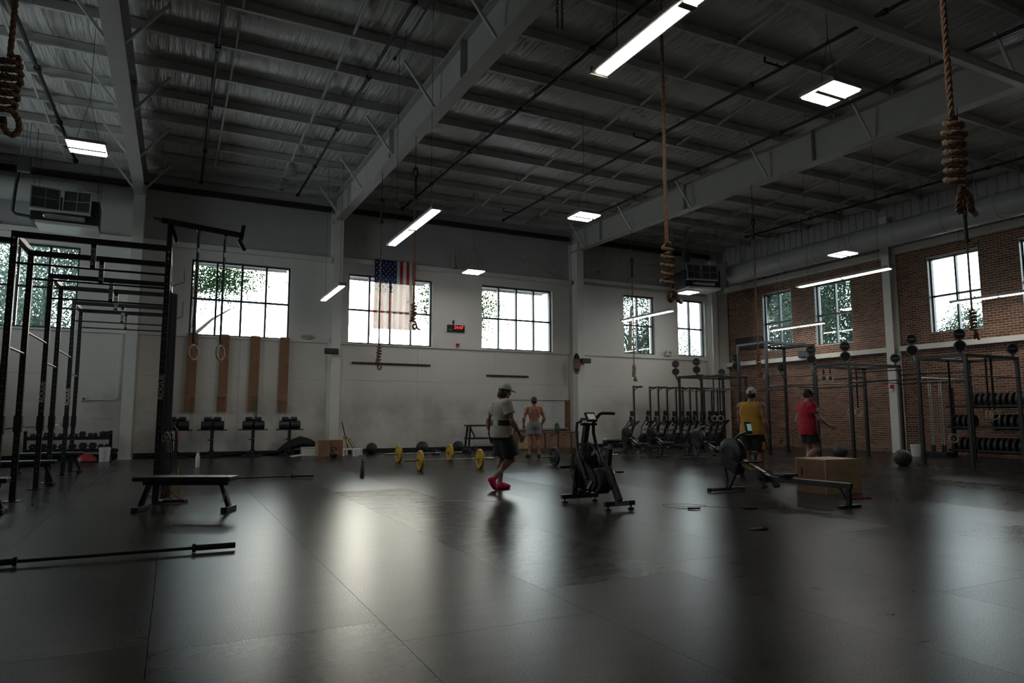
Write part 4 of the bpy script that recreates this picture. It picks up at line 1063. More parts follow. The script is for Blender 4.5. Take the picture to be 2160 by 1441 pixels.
# ------------------------------------------------------------------ back wall fittings
for (xa, xb, z, lab) in ((5.35, 8.17, 3.035, 'long dark wooden strip on the wall below the flag window'), (10.37, 12.12, 2.735, 'shorter dark wooden strip on the wall above the whiteboard')):
    o = thing('target_strip', ((xa + xb) / 2, 23.14, z), lab, 'wall strip')
    MB().box((0, 0, 0), (xb - xa, .03, .07)).build('strip', 'rope_sleeve', o)
    for s in (-1, 0, 1): MB().cyl((s * (xb - xa) * .46, -.018, 0), (s * (xb - xa) * .46, -.014, 0), .012, n=8).build('screw', 'steel_bar', o)
def speaker(x, y, z, w, label):
    o = thing('wall_speaker', (x, y, z), label, 'speaker')
    MB().box((0, 0, 0), (w, .16, .18)).build('cabinet', 'black_matte', o, bev=.012)
    MB().box((0, -.084, 0), (w - .04, .01, .14)).build('grille', 'grille_dark', o)
    MB().bar((0, .07, 0), (0, .17, 0), .05, .05).build('bracket', 'black_steel', o)
speaker(4.50, 22.33, 3.32, .43, 'black box speaker on the middle steel column')
speaker(14.19, 22.33, 3.36, .41, 'black box speaker on the steel column beside the whiteboard')
ck = thing('digital_timer', (9.10, 23.06, 4.41), 'black digital wall timer with red digits', 'timer')
MB().box((0, 0, 0), (.67, .07, .255)).build('case', 'black_matte', ck, bev=.01)
text('24:47', ck, (.10, -.037, .035), (PI / 2, 0, 0), .165, 'led_red', 'digits')
text('ROGUE', ck, (-.22, -.037, -.055), (PI / 2, 0, 0), .04, 'letter_white')
sb = thing('sensor_box', (9.0, 23.06, 4.64), 'small black sensor above the digital timer', 'sensor')
MB().box((0, 0, 0), (.06, .05, .13)).build('body', 'black_matte', sb, bev=.006); MB().cyl((0, -.02, -.12), (0, -.02, -.065), .006, n=6).build('lead', 'black_matte', sb)
al = thing('fire_alarm', (9.18, 23.07, 3.79), 'small red alarm on the wall below the timer', 'fire alarm')
MB().box((0, 0, 0), (.12, .05, .15)).build('plate', 'red_plastic', al, bev=.008); MB().cyl((0, -.04, .02), (0, -.025, .02), .035, n=14).build('sounder', 'red_plastic', al); MB().box((0, -.028, -.045), (.08, .008, .03)).build('strobe', 'white_plastic', al)
al = thing('fire_alarm', (21.69, 15.0, 2.22), 'red strobe alarm on the white column of the brick wall', 'fire alarm')
MB().box((0, 0, 0), (.05, .13, .15)).build('plate', 'red_plastic', al, bev=.01); MB().sph((-.03, 0, .01), (.03, .045, .04), 12, 8).build('sounder', 'red_plastic', al, smooth=True); MB().box((-.02, 0, -.11), (.06, .11, .07)).build('strobe', 'white_plastic', al, bev=.006)
em = thing('emergency_light', (18.78, 23.04, 3.88), 'pale twin head emergency light between the two corner windows', 'emergency light')
MB().box((0, 0, -.02), (.32, .10, .12)).build('case', 'pale_plastic', em, bev=.01)
for s in (-1, 1): MB().cyl((s * .10, -.03, .09), (s * .10 + s * .02, -.12, .075), .055, .065, n=14).build('lamp_head', 'pale_plastic', em, smooth=True)
ex = thing('wall_vent', (3.85, 23.07, 3.83), 'small pale oval vent on the wall left of the middle column', 'vent')
MB().sph((0, 0, 0), (.24, .04, .085), 20, 8).build('cover', 'metal_wall', ex, smooth=True); MB().box((0, -.035, 0), (.3, .01, .01)).build('slot', 'dark_box', ex)
ou = thing('wall_outlet', (-2.33, 23.13, 1.72), 'white outlet box with conduit on the wall behind the rig', 'outlet')
MB().box((0, 0, 0), (.12, .06, .12)).build('box', 'white_plastic', ou, bev=.006); MB().box((0, -.033, 0), (.05, .01, .08)).build('socket', 'dark_box', ou)
MB().tube([(.06, 0, -.02), (.72, 0, -.02), (.80, 0, .02), (.82, 0, .10), (.82, 0, 1.9)], .013, 8).build('conduit', 'white_plastic', ou, smooth=True)
cn = thing('tall_cone', (8.95, 22.94, 6.60), 'tall grey cone standing on the girt above the flag window', 'cone')
MB().lathe([(.13, 0), (.12, .02), (.035, .72), (.02, .80), (0, .81)], 20).build('cone', 'lamp_housing', cn, smooth=True); MB().lathe([(.135, 0), (.14, .02), (.135, .04), (.12, .04)], 20).build('base_ring', 'lamp_housing', cn)
fc = thing('face_cutout', (13.84, 22.42, 2.83), 'brown face shaped cut-out sign on the steel column', 'cut-out sign', rad(-35))
pl = [(.14 * math.cos(t) * (1 - .18 * math.sin(t) * (math.sin(t) < 0)), .41 + .41 * math.sin(t)) for t in [2 * PI * k / 28 for k in range(28)]]
MB().prism(pl, .015, TR((0, 0, 0), (PI / 2, 0, 0))).build('board', 'cabinet_wood', fc)
MB().prism([(x * .98, y) for x, y in pl if y > .58], .004, TR((0, -.010, 0), (PI / 2, 0, 0))).build('dark_hair', 'black_matte', fc)
MB().prism([(x * .6, .16 + (y - .2) * .3) for x, y in pl if y < .5], .004, TR((0, -.010, 0), (PI / 2, 0, 0))).build('dark_beard', 'rope_sleeve', fc)
for s in (-1, 1): MB().prism([(s * .055 + .025 * math.cos(t), .50 + .014 * math.sin(t)) for t in [2 * PI * k / 10 for k in range(10)]], .004, TR((0, -.010, 0), (PI / 2, 0, 0))).build('eye', 'black_matte', fc)

# flag hung vertically, stripes running down
fl = thing('national_flag', (6.74, 22.90, 4.22), 'large striped flag with a starred blue corner hanging in front of a window', 'flag')
FW, FH = 1.47, 2.42
def flag_y(x, z): return .035 * math.sin(x * 7 + z * .8) * (1.15 - z / FH * .9) + .02 * math.sin(x * 17 + 2 * z)
for k in range(13):
    xa = -FW / 2 + FW * k / 13; xb = xa + FW / 13
    top = FH if k >= 7 else FH * .53
    mb = MB(); n = 14; vs = []; fs = []
    for i in range(n + 1):
        z = top * i / n
        for x in (xa, (xa + xb) / 2, xb): vs.append((x, flag_y(x, z), z))
    for i in range(n):
        for q in range(2): a = i * 3 + q; fs.append((a, a + 1, a + 4, a + 3))
    mb.add(vs, fs); mb.build('stripe', 'flag_cloth_red' if (12 - k) % 2 == 0 else 'flag_cloth_white', fl, smooth=True)
mb = MB(); vs = []; fs = []; nx, nz = 14, 10
for i in range(nz + 1):
    z = FH * .53 + FH * .47 * i / nz
    for j in range(nx + 1):
        x = -FW / 2 + FW * 7 / 13 * j / nx; vs.append((x, flag_y(x, z), z))
for i in range(nz):
    for j in range(nx): a = i * (nx + 1) + j; fs.append((a, a + 1, a + nx + 2, a + nx + 1))
mb.add(vs, fs); can = mb.build('canton', 'flag_cloth_blue', fl, smooth=True)
sm = MB()
for rI in range(9):
    for cI in range(6 if rI % 2 == 0 else 5):
        x = -FW / 2 + FW * 7 / 13 * ((rI + .9) / 9.8); z = FH * .53 + FH * .47 * ((cI + (.55 if rI % 2 == 0 else 1.05)) / 6.1)
        st = [(.034 * (1 if q % 2 == 0 else .4) * math.sin(PI * q / 5), .034 * (1 if q % 2 == 0 else .4) * math.cos(PI * q / 5)) for q in range(10)]
        sm.prism(st, .002, TR((x, flag_y(x, z) - .006, z), (PI / 2, 0, 0)))
s_ = sm.build('stars', 'letter_white', can); s_['kind'] = 'stuff'
MB().cyl((-FW / 2 - .02, 0, FH + .01), (FW / 2 + .02, 0, FH + .01), .012, n=8).build('header_rod', 'steel_bar', fl)
for s in (-1, 1): MB().cyl((s * FW * .45, 0, FH + .01), (s * FW * .45, .06, FH + .02), .008, n=6).build('hanger', 'steel_bar', fl)

# whiteboard, its wooden surround and the cabinets below
wb = thing('whiteboard', (12.52, 23.10, .74), 'large whiteboard covered in handwritten workouts', 'whiteboard')
MB().bb(-1.15, 1.16, -.02, .02, 0, 1.08).build('panel', 'board_white', wb)
for z in (-.02, 1.08): MB().bb(-1.19, 1.20, -.03, .02, z, z + .03).build('rail', 'cabinet_wood', wb)
for x in (-1.19, 1.16): MB().bb(x, x + .035, -.03, .02, 0, 1.08).build('stile', 'cabinet_wood', wb)
MB().bb(-1.1, 1.1, -.08, -.02, -.02, .0).build('pen_tray', 'white_plastic', wb)
rg = random.Random(21)
def scribble(x, z, n, m, s=.03):
    mb = MB(); px = x
    for w in range(n):
        ln = rg.uniform(.05, .16); pts = []; k = int(ln / .012)
        for i in range(k + 1): pts.append((px + i * .012, -.0225, z + rg.uniform(-s, s) * .5))
        mb.tube(pts, .0035, 4, cap=False); px += ln + .04
    mb.build('handwriting', m, wb)['kind'] = 'stuff'
scribble(-1.05, 1.02, 14, 'marker_red'); scribble(-.95, .95, 10, 'marker_blue', .035)
for k in range(11):
    scribble(-1.02 + rg.uniform(0, .1), .88 - k * .075, rg.randint(2, 4), rg.choice(['marker_black', 'marker_blue']))
    scribble(-.15 + rg.uniform(0, .15), .88 - k * .075, rg.randint(2, 4), rg.choice(['marker_black', 'marker_blue', 'marker_black']))
    if k % 2 == 0: scribble(.55 + rg.uniform(0, .1), .86 - k * .07, rg.randint(1, 3), 'marker_blue', .02)
sp_ = thing('wood_surround', (13.82, 23.12, 0), 'brown wooden post panel at the right of the whiteboard', 'wood panel')
MB().bb(-.09, .12, -.02, .04, .0, 1.86).build('panel', 'cabinet_wood', sp_)
for z in (1.72, 1.2, .9): MB().box((-.04, -.025, z), (.05, .02, .03)).build('peg', 'black_matte', sp_)
for i, (xa, xb, lab) in enumerate(((11.30, 11.84, 'pale wooden storage cabinet at the left under the whiteboard'), (11.86, 12.40, 'wooden storage cabinet behind the shirtless person'), (12.42, 12.96, 'brown wooden storage cabinet below the green plate'), (12.98, 13.52, 'wooden storage cabinet under the right end of the whiteboard'), (13.54, 13.88, 'narrow wooden storage cabinet beside the steel column'))):
    w = xb - xa; r = thing('storage_cabinet', ((xa + xb) / 2, 22.75, 0), lab, 'cabinet', 0, 'wooden cabinets under the whiteboard')
    MB().bb(-w / 2, w / 2, -.36, .37, 0, .62).build('body', 'cabinet_wood', r)
    dd = MB().bb(-w / 2 + .015, w / 2 - .015, -.38, -.36, .05, .60).build('door', 'plywood' if i == 0 else 'cabinet_wood', r, bev=.003)
    MB().box((0, -.382, .53), (.12, .006, .035)).build('hand_slot', 'black_matte', dd)
ct = tag(MB().bb(11.28, 13.90, 22.36, 23.12, .622, .655).build('counter_top', 'cabinet_wood', bev=.004), 'long wooden counter top over the cabinets under the whiteboard', 'counter')
# black two tier steel shelf
sh = thing('steel_shelf', (9.95, 22.55, 0), 'black two tier steel shelf against the back wall', 'shelf')
for z in (.87, .42): MB().bb(-.62, .62, -.22, .22, z, z + .06).build('tier', 'black_steel', sh, bev=.004)
for s in (-1, 1):
    MB().bar((s * .52, -.12, .87), (s * .60, -.15, .0), .06, .06).build('leg', 'black_steel', sh)
    MB().bar((s * .52, .14, .87), (s * .60, .2, .0), .06, .06).build('leg', 'black_steel', sh)
    MB().bar((s * .35, -.16, .45), (s * .55, -.16, .87), .04, .04).build('brace', 'black_steel', sh)
tr = thing('rolling_stand', (10.62, 22.1, 0), 'thin grey rolling stand behind the person in white', 'stand')
MB().cyl((0, 0, .06), (0, 0, 1.5), .018, n=10).build('pole', 'galvanised', tr, smooth=True)
for k in range(4):
    a = PI / 2 * k + .4; MB().bar((0, 0, .07), (.22 * math.cos(a), .22 * math.sin(a), .06), .03, .02).build('leg', 'galvanised', tr); MB().sph((.22 * math.cos(a), .22 * math.sin(a), .028), .028, 8, 6).build('caster', 'black_rubber', tr)
# ------------------------------------------------------------------ rowing machines (local: +y towards the flywheel, origin under the rear foot)
def rower(name, label, group, loc, rotz=0, upright=False, letters=False):
    scr = 'screen_lcd' if letters else 'dark_box'
    r = thing(name, loc, label, 'rowing machine', rotz, group)
    MB().bar((0, -.03, .285), (0, 1.42, .275), .055, .07).build('rail', 'black_steel', r, bev=.004)
    MB().bar((0, -.02, .323), (0, 1.38, .314), .05, .006).build('rail_track', 'steel_bar', r)
    MB().bar((0, .02, .28), (0, .02, .04), .06, .05).build('rear_leg', 'black_steel', r, bev=.004)
    MB().bar((0, .16, .25), (0, .04, .06), .04, .02).build('rear_brace', 'dark_box', r)
    MB().bb(-.20, .20, -.015, .055, .0, .04).build('rear_foot', 'black_rubber', r, bev=.01)
    se = MB().box((0, 1.06, .355), (.30, .20, .045)).build('seat', 'black_vinyl', r, bev=.015)
    MB().box((0, 1.06, .33), (.12, .16, .05)).build('seat_carriage', 'black_steel', se)
    bm_ = MB().bar((0, 1.38, .27), (0, 2.36, .66), .085, .11).build('boom', 'black_steel', r, bev=.006)
    MB().bar((0, 1.45, .365), (0, 1.95, .565), .05, .008).build('chain_guard', 'galvanised', bm_)
    for s in (-1, 1):
        f = MB().box((s * .13, 1.44, .27), (.11, .05, .31), rot=Euler((rad(-38), 0, 0)).to_matrix()).build('foot_plate', 'black_rubber', r, bev=.01)
        MB().box((s * .13, 1.405, .30), (.12, .012, .05), rot=Euler((rad(-38), 0, 0)).to_matrix()).build('foot_strap', 'strap_black', f)
    M = TR((0, 2.12, .62), (0, PI / 2, 0))
    MB().lathe([(0, -.075), (.10, -.085), (.20, -.075), (.25, -.05), (.258, 0), (.25, .05), (.20, .075), (.10, .085), (0, .075)], 32, M).build('flywheel_housing', 'black_steel', r, smooth=True)
    mb = MB()
    for s in (-1, 1):
        for R in (.12, .16, .20, .235): mb.tube([(s * (.088 - .02 * (R > .2)), 2.12 + R * math.cos(t), .62 + R * math.sin(t)) for t in [2 * PI * k / 28 for k in range(28)]], .004, 4, closed=True)
    q = mb.build('fan_grille', 'dark_box', r, smooth=True); q['kind'] = 'stuff'
    MB().box((0, 2.12, .46), (.20, .42, .22), rot=Euler((rad(22), 0, 0)).to_matrix()).build('lower_shell', 'black_matte', r, bev=.05, seg=3)
    for (y, z) in ((2.36, .55), (2.02, .40)): MB().bar((0, y, z), (0, 2.24, .05), .05, .06).build('front_leg', 'dark_box', r, bev=.004)
    MB().bar((-.35, 2.24, .045), (.35, 2.24, .045), .055, .05).build('front_foot', 'dark_box', r, bev=.008)
    for s in (-1, 1): MB().cyl((s * .36 - .02, 2.28, .036), (s * .36 + .02, 2.28, .036), .034, n=12).build('caster', 'black_rubber', r, smooth=True)
    MB().cyl((-.22, 1.72, .50), (.22, 1.72, .50), .016, n=8).build('pull_handle', 'black_rubber', r, smooth=True)
    if not upright:
        MB().tube([(0, 2.10, .80), (0, 1.95, .92), (0, 1.80, .96)], .022, 8).build('monitor_arm', 'black_steel', r, smooth=True)
        mo = MB().box((0, 1.76, 1.03), (.12, .035, .19), rot=Euler((rad(-14), 0, 0)).to_matrix()).build('monitor', 'black_matte', r, bev=.01)
        MB().box((0, 1.736, 1.04), (.085, .006, .11), rot=Euler((rad(-14), 0, 0)).to_matrix()).build('screen', scr, mo)
    else:
        MB().tube([(0, 2.05, .78), (0, 1.6, .72), (0, 1.35, .52)], .022, 8).build('monitor_arm', 'black_steel', r, smooth=True)
        MB().box((0, 1.28, .44), (.15, .20, .05)).build('monitor', 'black_matte', r, bev=.01)
    if letters:
        yv = Matrix(((0, 1, 0), (-.929, 0, .37), (.37, 0, .929))).transposed()   # text along the boom on its left face
        t = text('CONCEPT', bm_, (-.0435, 1.70, .398), (0, 0, 0), .075, 'yellow_rubber'); t.rotation_euler = Matrix(((0, 0, -1), (-.929, .37, 0), (-.37 * -1 * -1, .929, 0))).to_euler() if False else (PI / 2, rad(22.0), -PI / 2)
    return r
rower('rowing_machine', 'black rowing machine in the foreground beside the plywood box', 'rowing machines on the floor', (8.12, 6.30, 0), 0, letters=True)
rower('rowing_machine', 'black rowing machine behind the person in yellow', 'rowing machines on the floor', (13.42, 13.10, 0), rad(0))
rower('rowing_machine', 'black rowing machine on the floor nearest the back wall, behind the bike saddle', 'rowing machines on the floor', (13.30, 16.70, 0), rad(-6))
rower('rowing_machine', 'black rowing machine on the floor in front of the row of stored machines', 'rowing machines on the floor', (14.62, 17.02, 0), rad(-5))
su = rower('stored_rowing_machine', 'x', 'rowing machines stored upright along the back wall', (0, 0, 0), upright=True)
ups = [16.18, 16.97, 17.38, 17.82, 18.28, 18.62, 19.0, 19.34, 19.75, 20.16, 20.48, 20.82]
RU = Matrix(((0, 0, -1), (1, 0, 0), (0, -1, 0)))
for i, x in enumerate(ups):
    o = su if i == 0 else copy_tree(su)
    yy_ = 22.6 if i % 2 else 21.85; o.location = (x * yy_ / 22 + .29, yy_, 2.395 if i % 2 == 0 else 2.42); o.rotation_euler = RU.to_euler()
    o['label'] = 'rowing machine stored upright, standing alone left of the row' if i == 0 else '%s upright rowing machine counted from the lone one' % ['', 'first', 'second', 'third', 'fourth', 'fifth', 'sixth', 'seventh', 'eighth', 'ninth', 'tenth', 'eleventh'][i]

# ------------------------------------------------------------------ fan bike (local: +y forward)
bk = thing('fan_bike', (5.26, 0, 0), 'black fan exercise bike standing in the middle foreground', 'exercise bike')
def stab(y, w, word):
    s = MB().bb(-w / 2, w / 2, y - .03, y + .03, .055, .115).build('stabiliser_bar', 'black_steel', bk, bev=.006)
    for q in (-1, 1):
        MB().cyl((q * (w / 2 - .05), y, .0), (q * (w / 2 - .05), y, .025), .04, n=14).cyl((q * (w / 2 - .05), y, .025), (q * (w / 2 - .05), y, .055), .012, n=8).build('levelling_foot', 'black_rubber', s)
    if word: text('ROGUE', s, (.02, y - .032, .085), (PI / 2, 0, 0), .065, 'letter_grey')
stab(8.47, .60, False); stab(7.50, .46, True)
MB().bar((0, 7.50, .11), (0, 7.62, .30), .07, .09).build('rear_strut', 'black_steel', bk, bev=.006)
MB().bar((0, 7.60, .26), (0, 7.80, .62), .07, .085).build('seat_stay', 'black_steel', bk, bev=.006)
MB().bar((0, 7.74, .56), (0, 7.70, .78), .055, .06).build('seat_tube', 'black_steel', bk, bev=.004)
MB().bar((0, 7.705, .76), (0, 7.69, .87), .045, .045).build('seat_post', 'chrome', bk)
sd = MB().add([(x * w, 7.69 + y, .89 + z) for (y, w, z) in ((-.14, .125, .02), (-.06, .125, .03), (.02, .08, .025), (.10, .045, .015), (.15, .03, .005)) for x in (-1, -.5, 0, .5, 1)] + [(x * w * .9, 7.69 + y, .845 + z) for (y, w, z) in ((-.14, .125, .02), (-.06, .125, .0), (.02, .08, .0), (.10, .045, .0), (.15, .03, -.01)) for x in (-1, -.5, 0, .5, 1)],
    [(i * 5 + j, i * 5 + j + 1, i * 5 + j + 6, i * 5 + j + 5) for i in range(4) for j in range(4)] + [(25 + i * 5 + j + 5, 25 + i * 5 + j + 6, 25 + i * 5 + j + 1, 25 + i * 5 + j) for i in range(4) for j in range(4)]
    + [(i * 5, i * 5 + 5, 30 + i * 5, 25 + i * 5) for i in range(4)] + [(i * 5 + 4, 29 + i * 5, 34 + i * 5, i * 5 + 9) for i in range(4)] + [(j, 25 + j, 26 + j, j + 1) for j in range(4)] + [(20 + j, 21 + j, 46 + j, 45 + j) for j in range(4)])
so = sd.build('saddle', 'black_vinyl', bk, smooth=True)
sb_ = so.modifiers.new('s', 'SUBSURF'); sb_.levels = 2; sb_.render_levels = 2
MB().bar((0, 7.62, .36), (0, 8.46, .36), .06, .08).build('main_beam', 'black_steel', bk, bev=.006)
MB().bar((0, 8.47, .10), (0, 8.40, .66), .09, .10).build('front_post', 'black_steel', bk, bev=.006)
MB().bar((0, 8.40, .62), (0, 8.26, 1.12), .07, .085).build('mast', 'black_steel', bk, bev=.006)
for s in (-1, 1):
    MB().bar((s * .11, 8.44, .10), (s * .11, 8.36, .55), .035, .07).build('fork_blade', 'black_steel', bk, bev=.004)
    dy = 0 if s > 0 else .20
    la = MB().tube([(s * .15, 8.05, .36), (s * .15, 8.12 + dy * .3, .56), (s * .13, 8.22 + dy * .5, .78), (s * .10, 8.25 + dy * .7, .98), (s * .08, 8.22 + dy * .9, 1.12), (s * (.13 if s > 0 else .05), 8.14 + dy, 1.24 - dy * .5)], .024, 10).build('lever_arm', 'black_steel', bk, smooth=True)
    if s > 0: MB().tube([(.13, 8.14, 1.24), (.17, 8.12, 1.255), (.36, 8.10, 1.25)], .022, 10).build('hand_grip', 'black_rubber', la, smooth=True)
    else: MB().tube([(-.05, 8.34, 1.14), (-.03, 8.36, 1.17), (.06, 8.40, 1.17)], .022, 10).build('hand_grip', 'black_rubber', la, smooth=True)
    MB().cyl((s * .17, 8.44, .50), (s * .34, 8.44, .50), .022, n=10).build('foot_peg', 'black_rubber', bk, smooth=True)
M = TR((0, 8.36, .50), (0, PI / 2, 0))
mb = MB()
for s in (-1, 1):
    for R in [.06 + .02 * k for k in range(15)]: mb.tube([(s * (.085 - .03 * max(0, (R - .2) / .15)), 8.30 + R * math.cos(t), .50 + R * math.sin(t)) for t in [2 * PI * k / 36 for k in range(36)]], .0022, 4, closed=True)
for k in range(24):
    a = 2 * PI * k / 24; mb.tube([(-.085, 8.30 + .06 * math.cos(a), .5 + .06 * math.sin(a)), (-.075, 8.30 + .25 * math.cos(a), .5 + .25 * math.sin(a)), (-.055, 8.30 + .345 * math.cos(a), .5 + .345 * math.sin(a)), (.055, 8.30 + .345 * math.cos(a), .5 + .345 * math.sin(a)), (.075, 8.30 + .25 * math.cos(a), .5 + .25 * math.sin(a)), (.085, 8.30 + .06 * math.cos(a), .5 + .06 * math.sin(a))], .003, 4)
q = mb.build('fan_cage', 'black_steel', bk, smooth=True); q['kind'] = 'stuff'
MB().tube([(0, 8.30 + .35 * math.cos(t), .5 + .35 * math.sin(t)) for t in [2 * PI * k / 40 for k in range(40)]], .014, 8, closed=True).build('cage_rim', 'black_steel', bk, smooth=True)
for k in range(10):
    a = 2 * PI * k / 10; MB().box((0, 8.30 + .20 * math.cos(a), .5 + .20 * math.sin(a)), (.09, .26, .004), rot=Euler((a, .4, 0)).to_matrix()).build('fan_blade', 'dark_box', bk)
for s in (-1, 1): MB().lathe([(0, -.02), (.08, -.02), (.10, 0), (.08, .02), (0, .02)], 24, TR((s * .09, 8.30, .50), (0, PI / 2, 0))).build('fan_hub', 'black_matte', bk, smooth=True)
gpts = [(7.86, .30), (7.95, .20), (8.06, .22), (8.22, .44), (8.38, .50), (8.44, .60), (8.34, .66), (8.16, .60), (7.96, .48), (7.88, .40)]
for s in (-1, 1): MB().prism([(z, y) for y, z in gpts], .03, Matrix(((0, 0, 1, s * .115), (0, 1, 0, 0), (-1, 0, 0, 0), (0, 0, 0, 1)) if False else ((0, 0, 1, s * .115), (0, 1, 0, 0), (1, 0, 0, 0), (0, 0, 0, 1)))).build('chain_guard', 'black_matte', bk, bev=.01)
MB().lathe([(0, -.10), (.15, -.10), (.175, -.07), (.175, .07), (.15, .10), (0, .10)], 28, TR((0, 7.93, .34), (0, PI / 2, 0))).build('crank_housing', 'black_matte', bk, smooth=True)
for s in (-1, 1):
    c = MB().bar((s * .14, 7.93, .34), (s * .14, 7.93 - s * .12, .34 + s * .12), .02, .035).build('crank_arm', 'steel_bar', bk)
    MB().box((s * .21, 7.93 - s * .12, .34 + s * .12), (.11, .09, .025)).build('pedal', 'black_steel', c, bev=.004)
con = MB().box((0, 8.16, 1.20), (.17, .03, .15), rot=Euler((rad(-35), 0, 0)).to_matrix()).build('console', 'black_matte', bk, bev=.01)
MB().box((0, 8.144, 1.206), (.12, .004, .09), rot=Euler((rad(-35), 0, 0)).to_matrix()).build('screen', 'screen_green', con)
MB().bar((-.13, 8.22, 1.10), (.13, 8.22, 1.10), .05, .035).build('console_shelf', 'black_steel', bk, bev=.005)
t_ = text('ROGUE', bk, (-.047, 8.428, .36), (PI / 2, 0, 0), .07, 'letter_white'); t_.location = (-.1285, 8.40, .33); t_.rotation_euler = (PI / 2, rad(-90), rad(-90))

# ------------------------------------------------------------------ plywood jump box
bx = thing('plyo_box', (9.14, 7.50, 0), 'large plywood jump box behind the foreground rowing machine', 'plyo box', rad(-3))
MB().bb(0, .76, 0, .61, .522, .54).build('top_panel', 'plywood', bx, bev=.003)
MB().bb(0, .76, 0, .018, 0, .522).build('long_side', 'plywood', bx, bev=.003)
MB().bb(0, .76, .592, .61, 0, .522).build('long_side', 'plywood', bx, bev=.003)
for x in (0, .742):
    e = MB().bb(x, x + .018, .018, .592, 0, .522).build('end_panel', 'ply_board' if x == 0 else 'plywood', bx, bev=.003)
    MB().box((x + (-.001 if x == 0 else .019), .48, .33), (.004, .035, .12)).build('hand_slot', 'black_matte', e, bev=.0015)
rj = thing('jump_rope', (8.95, 6.95, 0), 'red handled jump rope on the floor behind the rowing machine rail', 'jump rope', 0, 'jump ropes on the floor')
MB().tube([(-.12, .05, .012), (.05, .02, .012), (.2, -.02, .012), (.38, -.06, .012)], .012, 6).build('handle', 'red_rubber', rj, smooth=True)
def jrope(x, y, pts, handles, label, mh='dark_box'):
    o = thing('jump_rope', (x, y, 0), label, 'jump rope', 0, 'jump ropes on the floor')
    MB().tube(pts, .0022, 5).build('cable', 'black_matte', o, smooth=True)
    for a, b in handles: MB().cyl(a, b, .014, .011, n=10).build('handle', mh, o, smooth=True)
jrope(6.14, 7.12, [(-.02, .02, .006), (-.2, .25, .006), (-.05, .55, .006), (.3, .45, .006), (.42, .2, .006), (.2, .08, .006), (-.15, .12, .006), (-.05, .3, .006), (.35, .12, .006), (.72, -.28, .006)], [((-.06, .02, .016), (.08, -.06, .016))], 'dark jump rope with coiled cable on the floor right of the bike')
jrope(6.86, 6.80, [(-.1, .05, .006), (.0, .02, .006), (.4, -.1, .006), (.7, .1, .006)], [((-.10, .05, .016), (.07, -.03, .016))], 'brown handled jump rope on the floor before the rowing machine', 'rope_sleeve')
gl = thing('lifting_grip', (5.70, 5.56, 0), 'crumpled dark hand grip lying on the floor in front', 'hand grip')
vs = []; fs = []; rg = random.Random(4)
for i in range(9):
    for j in range(5):
        x = -.10 + .025 * i; y = -.045 + .0225 * j; vs.append((x, y + .01 * math.sin(i), .004 + .022 * abs(math.sin(i * .9 + j * .7)) * (1 - abs(i - 4) / 5.5)))
for i in range(8):
    for j in range(4): a = i * 5 + j; fs.append((a, a + 5, a + 6, a + 1))
g_ = MB().add(vs, fs).build('palm_leather', 'black_matte', gl, smooth=True); sm_ = g_.modifiers.new('s', 'SOLIDIFY'); sm_.thickness = .004
MB().tube([(.09 + .02 * math.cos(t), .025 * math.sin(t), .018) for t in [2 * PI * k / 12 for k in range(12)]], .006, 6, closed=True).build('wrist_loop', 'strap_black', gl, smooth=True)
tk = thing('floor_tape', (3.62, 9.3, 0), 'pale worn tape mark curling on the rubber floor', 'tape')
pts = [(-.5, .15, .002), (-.2, .12, .002), (.0, .16, .002), (.18, -.02, .002), (.45, -.15, .002), (.7, -.42, .002)]
mb = MB()
for a, b in zip(pts[:-1], pts[1:]): mb.bar(a, b, .018, .002)
mb.build('tape_strip', 'pale_plastic', tk)

# ------------------------------------------------------------------ rig in front of the brick wall
RYs = (20.41, 19.20, 17.35, 16.12, 14.26, 13.10, 11.11, 9.92); RX = (17.15, 19.32)
rr_ = thing('pull_up_rig', (0, 0, 0), 'long black pull up rig with round ball targets by the brick wall', 'rig')
def hh(i): return 3.66 if i in (2, 3) else 2.74
for i, y in enumerate(RYs):
    for x in RX:
        o = upright(rr_, x, y, hh(i), False)
        for z in (hh(i) - .12, hh(i) - .28, 2.1): MB().cyl((x, y - TUBE / 2 - .012, z), (x, y - TUBE / 2, z), .018, n=8).build('bolt', 'letter_grey', o)
    MB().bb(RX[0] + .038, RX[1] - .038, y - .038, y + .038, hh(i) - .078, hh(i) - .002).build('crossbeam', 'black_steel', rr_, bev=.003)
    MB().cyl((RX[0], y, 2.20), (RX[1], y, 2.20), .016, n=8).build('pull_up_bar', 'black_steel', rr_, smooth=True)
for a in (0, 2, 4, 6):
    for x in RX: MB().bb(x - .038, x + .038, RYs[a + 1] + .038, RYs[a] - .038, hh(a) - .078, hh(a) - .002).build('short_beam', 'black_steel', rr_, bev=.003)
for a in (1, 3, 5):
    for x in RX:
        MB().cyl((x, RYs[a], 2.17), (x, RYs[a + 1], 2.17), .017, n=8).build('pull_up_bar', 'black_steel', rr_, smooth=True)
        MB().cyl((x, RYs[a], 2.44 if a != 1 else 2.68), (x, RYs[a + 1], 2.44 if a != 1 else 2.68), .017, n=8).build('pull_up_bar', 'black_steel', rr_, smooth=True)
for k in range(3): MB().cyl((RX[0] + .5 + .55 * k, RYs[3], 3.62), (RX[0] + .5 + .55 * k, RYs[2], 3.62), .017, n=8).build('monkey_bar', 'black_steel', rr_, smooth=True)
